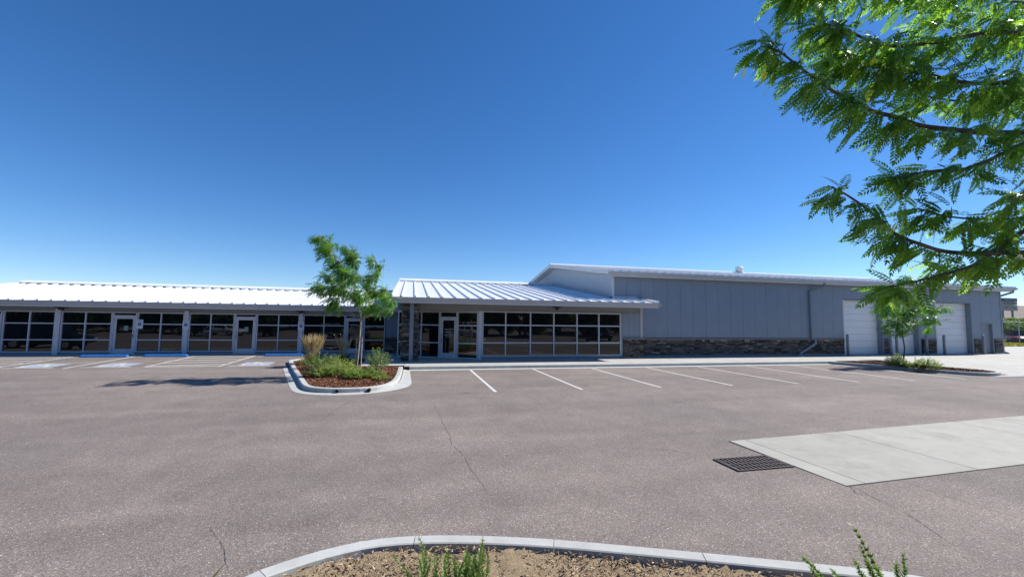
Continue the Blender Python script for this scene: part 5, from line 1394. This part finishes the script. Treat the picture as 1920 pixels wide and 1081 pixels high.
# distant house
hb = empty('distant_house', (150, 76, -.05)); tag(hb, 'tan house with brown shingle roof behind the fence at the right edge', 'house')
MB().box(-26, 26, 0, 14, 0, 4.6).build('wall', M_TAN, hb)
MB().add([(-28, -1.2, 4.4), (28, -1.2, 4.4), (28, 15.2, 4.4), (-28, 15.2, 4.4), (-22, 7, 8.2), (22, 7, 8.2)], [(0, 1, 5, 4), (1, 2, 5), (2, 3, 4, 5), (3, 0, 4), (3, 2, 1, 0)]).build('roof', M_BRROOF, hb)
for k in range(7):
    w_ = MB().box(-22 + 6.8 * k, -20 + 6.8 * k, -.06, .02, 1.4, 3.0).build('window', M_TRIM, hb)
    MB().box(-21.85 + 6.8 * k, -20.15 + 6.8 * k, -.08, -.055, 1.5, 2.9).build('pane', M_GLASS, w_)

# ---- generic full trees (background right, and the row across the lot that the windows reflect)
def make_tree(name, h, rad, n, mat, seed):
    rs = np.random.default_rng(seed); random.seed(seed)
    t = empty(name); tm = MB(); top = np.array([0, 0, h * .9])
    tm.tube(curve_pts([(0, 0, 0), (.05, .03, h * .25), (-.04, .06, h * .55), top], 5), list(np.linspace(.03 * h, .006 * h, 16)), 8)
    pos, br = [], []
    for k in range(26):
        v = rs.normal(0, 1, 3); v[2] = abs(v[2]) * .95 - .42; v /= np.linalg.norm(v)
        c = np.array([0, 0, h * .50]) + v * np.array([rad, rad, h * .42]) * rs.uniform(.45, .95)
        s = np.array([0, 0, max(h * .12, c[2] - h * .22)]); tm.tube(curve_pts([s, (s + c) / 2 + (0, 0, .05 * h), c], 3), list(np.linspace(.011 * h, .003 * h, 7)), 5)
        r = rs.uniform(.22, .42) * rad; m = int(n / 26); d = rs.normal(0, 1, (m, 3)); d /= np.linalg.norm(d, axis=1)[:, None]
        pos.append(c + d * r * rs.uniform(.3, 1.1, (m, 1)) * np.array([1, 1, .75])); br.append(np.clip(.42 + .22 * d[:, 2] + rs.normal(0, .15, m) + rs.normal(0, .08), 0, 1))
    pos = np.concatenate(pos); br = np.concatenate(br); N = len(pos)
    tm.build('trunk', M_BARK, t, True)
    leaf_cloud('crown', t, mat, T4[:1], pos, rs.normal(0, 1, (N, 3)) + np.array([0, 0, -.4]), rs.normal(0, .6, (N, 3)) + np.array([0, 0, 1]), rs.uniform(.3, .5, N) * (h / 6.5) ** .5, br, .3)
    return t
def dup(src, loc, rz, sc):
    r = src.copy(); COL.objects.link(r); r.location = loc; r.rotation_euler = (0, 0, rz); r.scale = (sc,) * 3
    for c in src.children:
        k = c.copy(); COL.objects.link(k); k.parent = r
    return r
PT = [make_tree('broadleaf_tree', 7.6, 3.3, 4200, M_FARLEAF, 3), make_tree('broadleaf_tree', 8.6, 3.6, 4800, M_FARLEAF, 5)]
random.seed(21)
spots = [(-62, -4), (-57, -11), (-50.5, -9), (-44.5, -13), (-38.5, -10), (-33, -14), (-27.5, -11), (-22, -14.5), (-16.5, -12), (-11, -15.5), (-5.5, -13), (0, -16), (5.5, -13), (11, -15), (16.5, -12.5), (22, -14), (27.5, -11), (33, -13), (39, -9), (-64, 6), (-62, 16), (45, -6), (50, 2)]
first = [True, True]
for i, (x, y) in enumerate(spots):
    k = i % 2; a = random.uniform(0, 6.28); s = random.uniform(.95, 1.25)
    if first[k]: o = PT[k]; o.location = (x, y, 0); o.rotation_euler = (0, 0, a); o.scale = (s,) * 3; first[k] = False
    else: o = dup(PT[k], (x, y, 0), a, s)
    tag(o, 'full green tree across the car park, seen only as a reflection in the office glass', 'tree', 'trees across the lot reflected in the windows')
random.seed(33)
for i in range(44):
    o = dup(PT[i % 2], (-64 + i * 2.6 + random.uniform(-.6, .6), random.uniform(-21, -17.5) + max(0, abs(i - 22) - 16) * .8, -1.3), random.uniform(0, 6.28), random.uniform(.62, .95))
    o.name = 'hedge_tree'; tag(o, 'bushy tree in the dense row behind the car park, seen only as reflection', 'tree', 'dense tree row reflected in the windows')
BGT = [(1876, 47.0, 4.0, 'dark green bushy tree against the warehouse corner behind the fence'), (1889, 49.0, 3.6, 'light green tree behind the red pickup, below the sign board'), (1904, 50.5, 3.9, 'green tree right of the sign board behind the fence'), (1922, 49.5, 4.0, 'green tree cut by the right photo edge')]
for i, (px, Y, hh, lb) in enumerate(BGT):
    p = ony(px, 610, Y); o = dup(PT[i % 2], (p[0], Y, -.3), i * 1.3, hh / 7.0); tag(o, lb, 'tree', 'trees behind the fence')
bpy.context.view_layer.update()
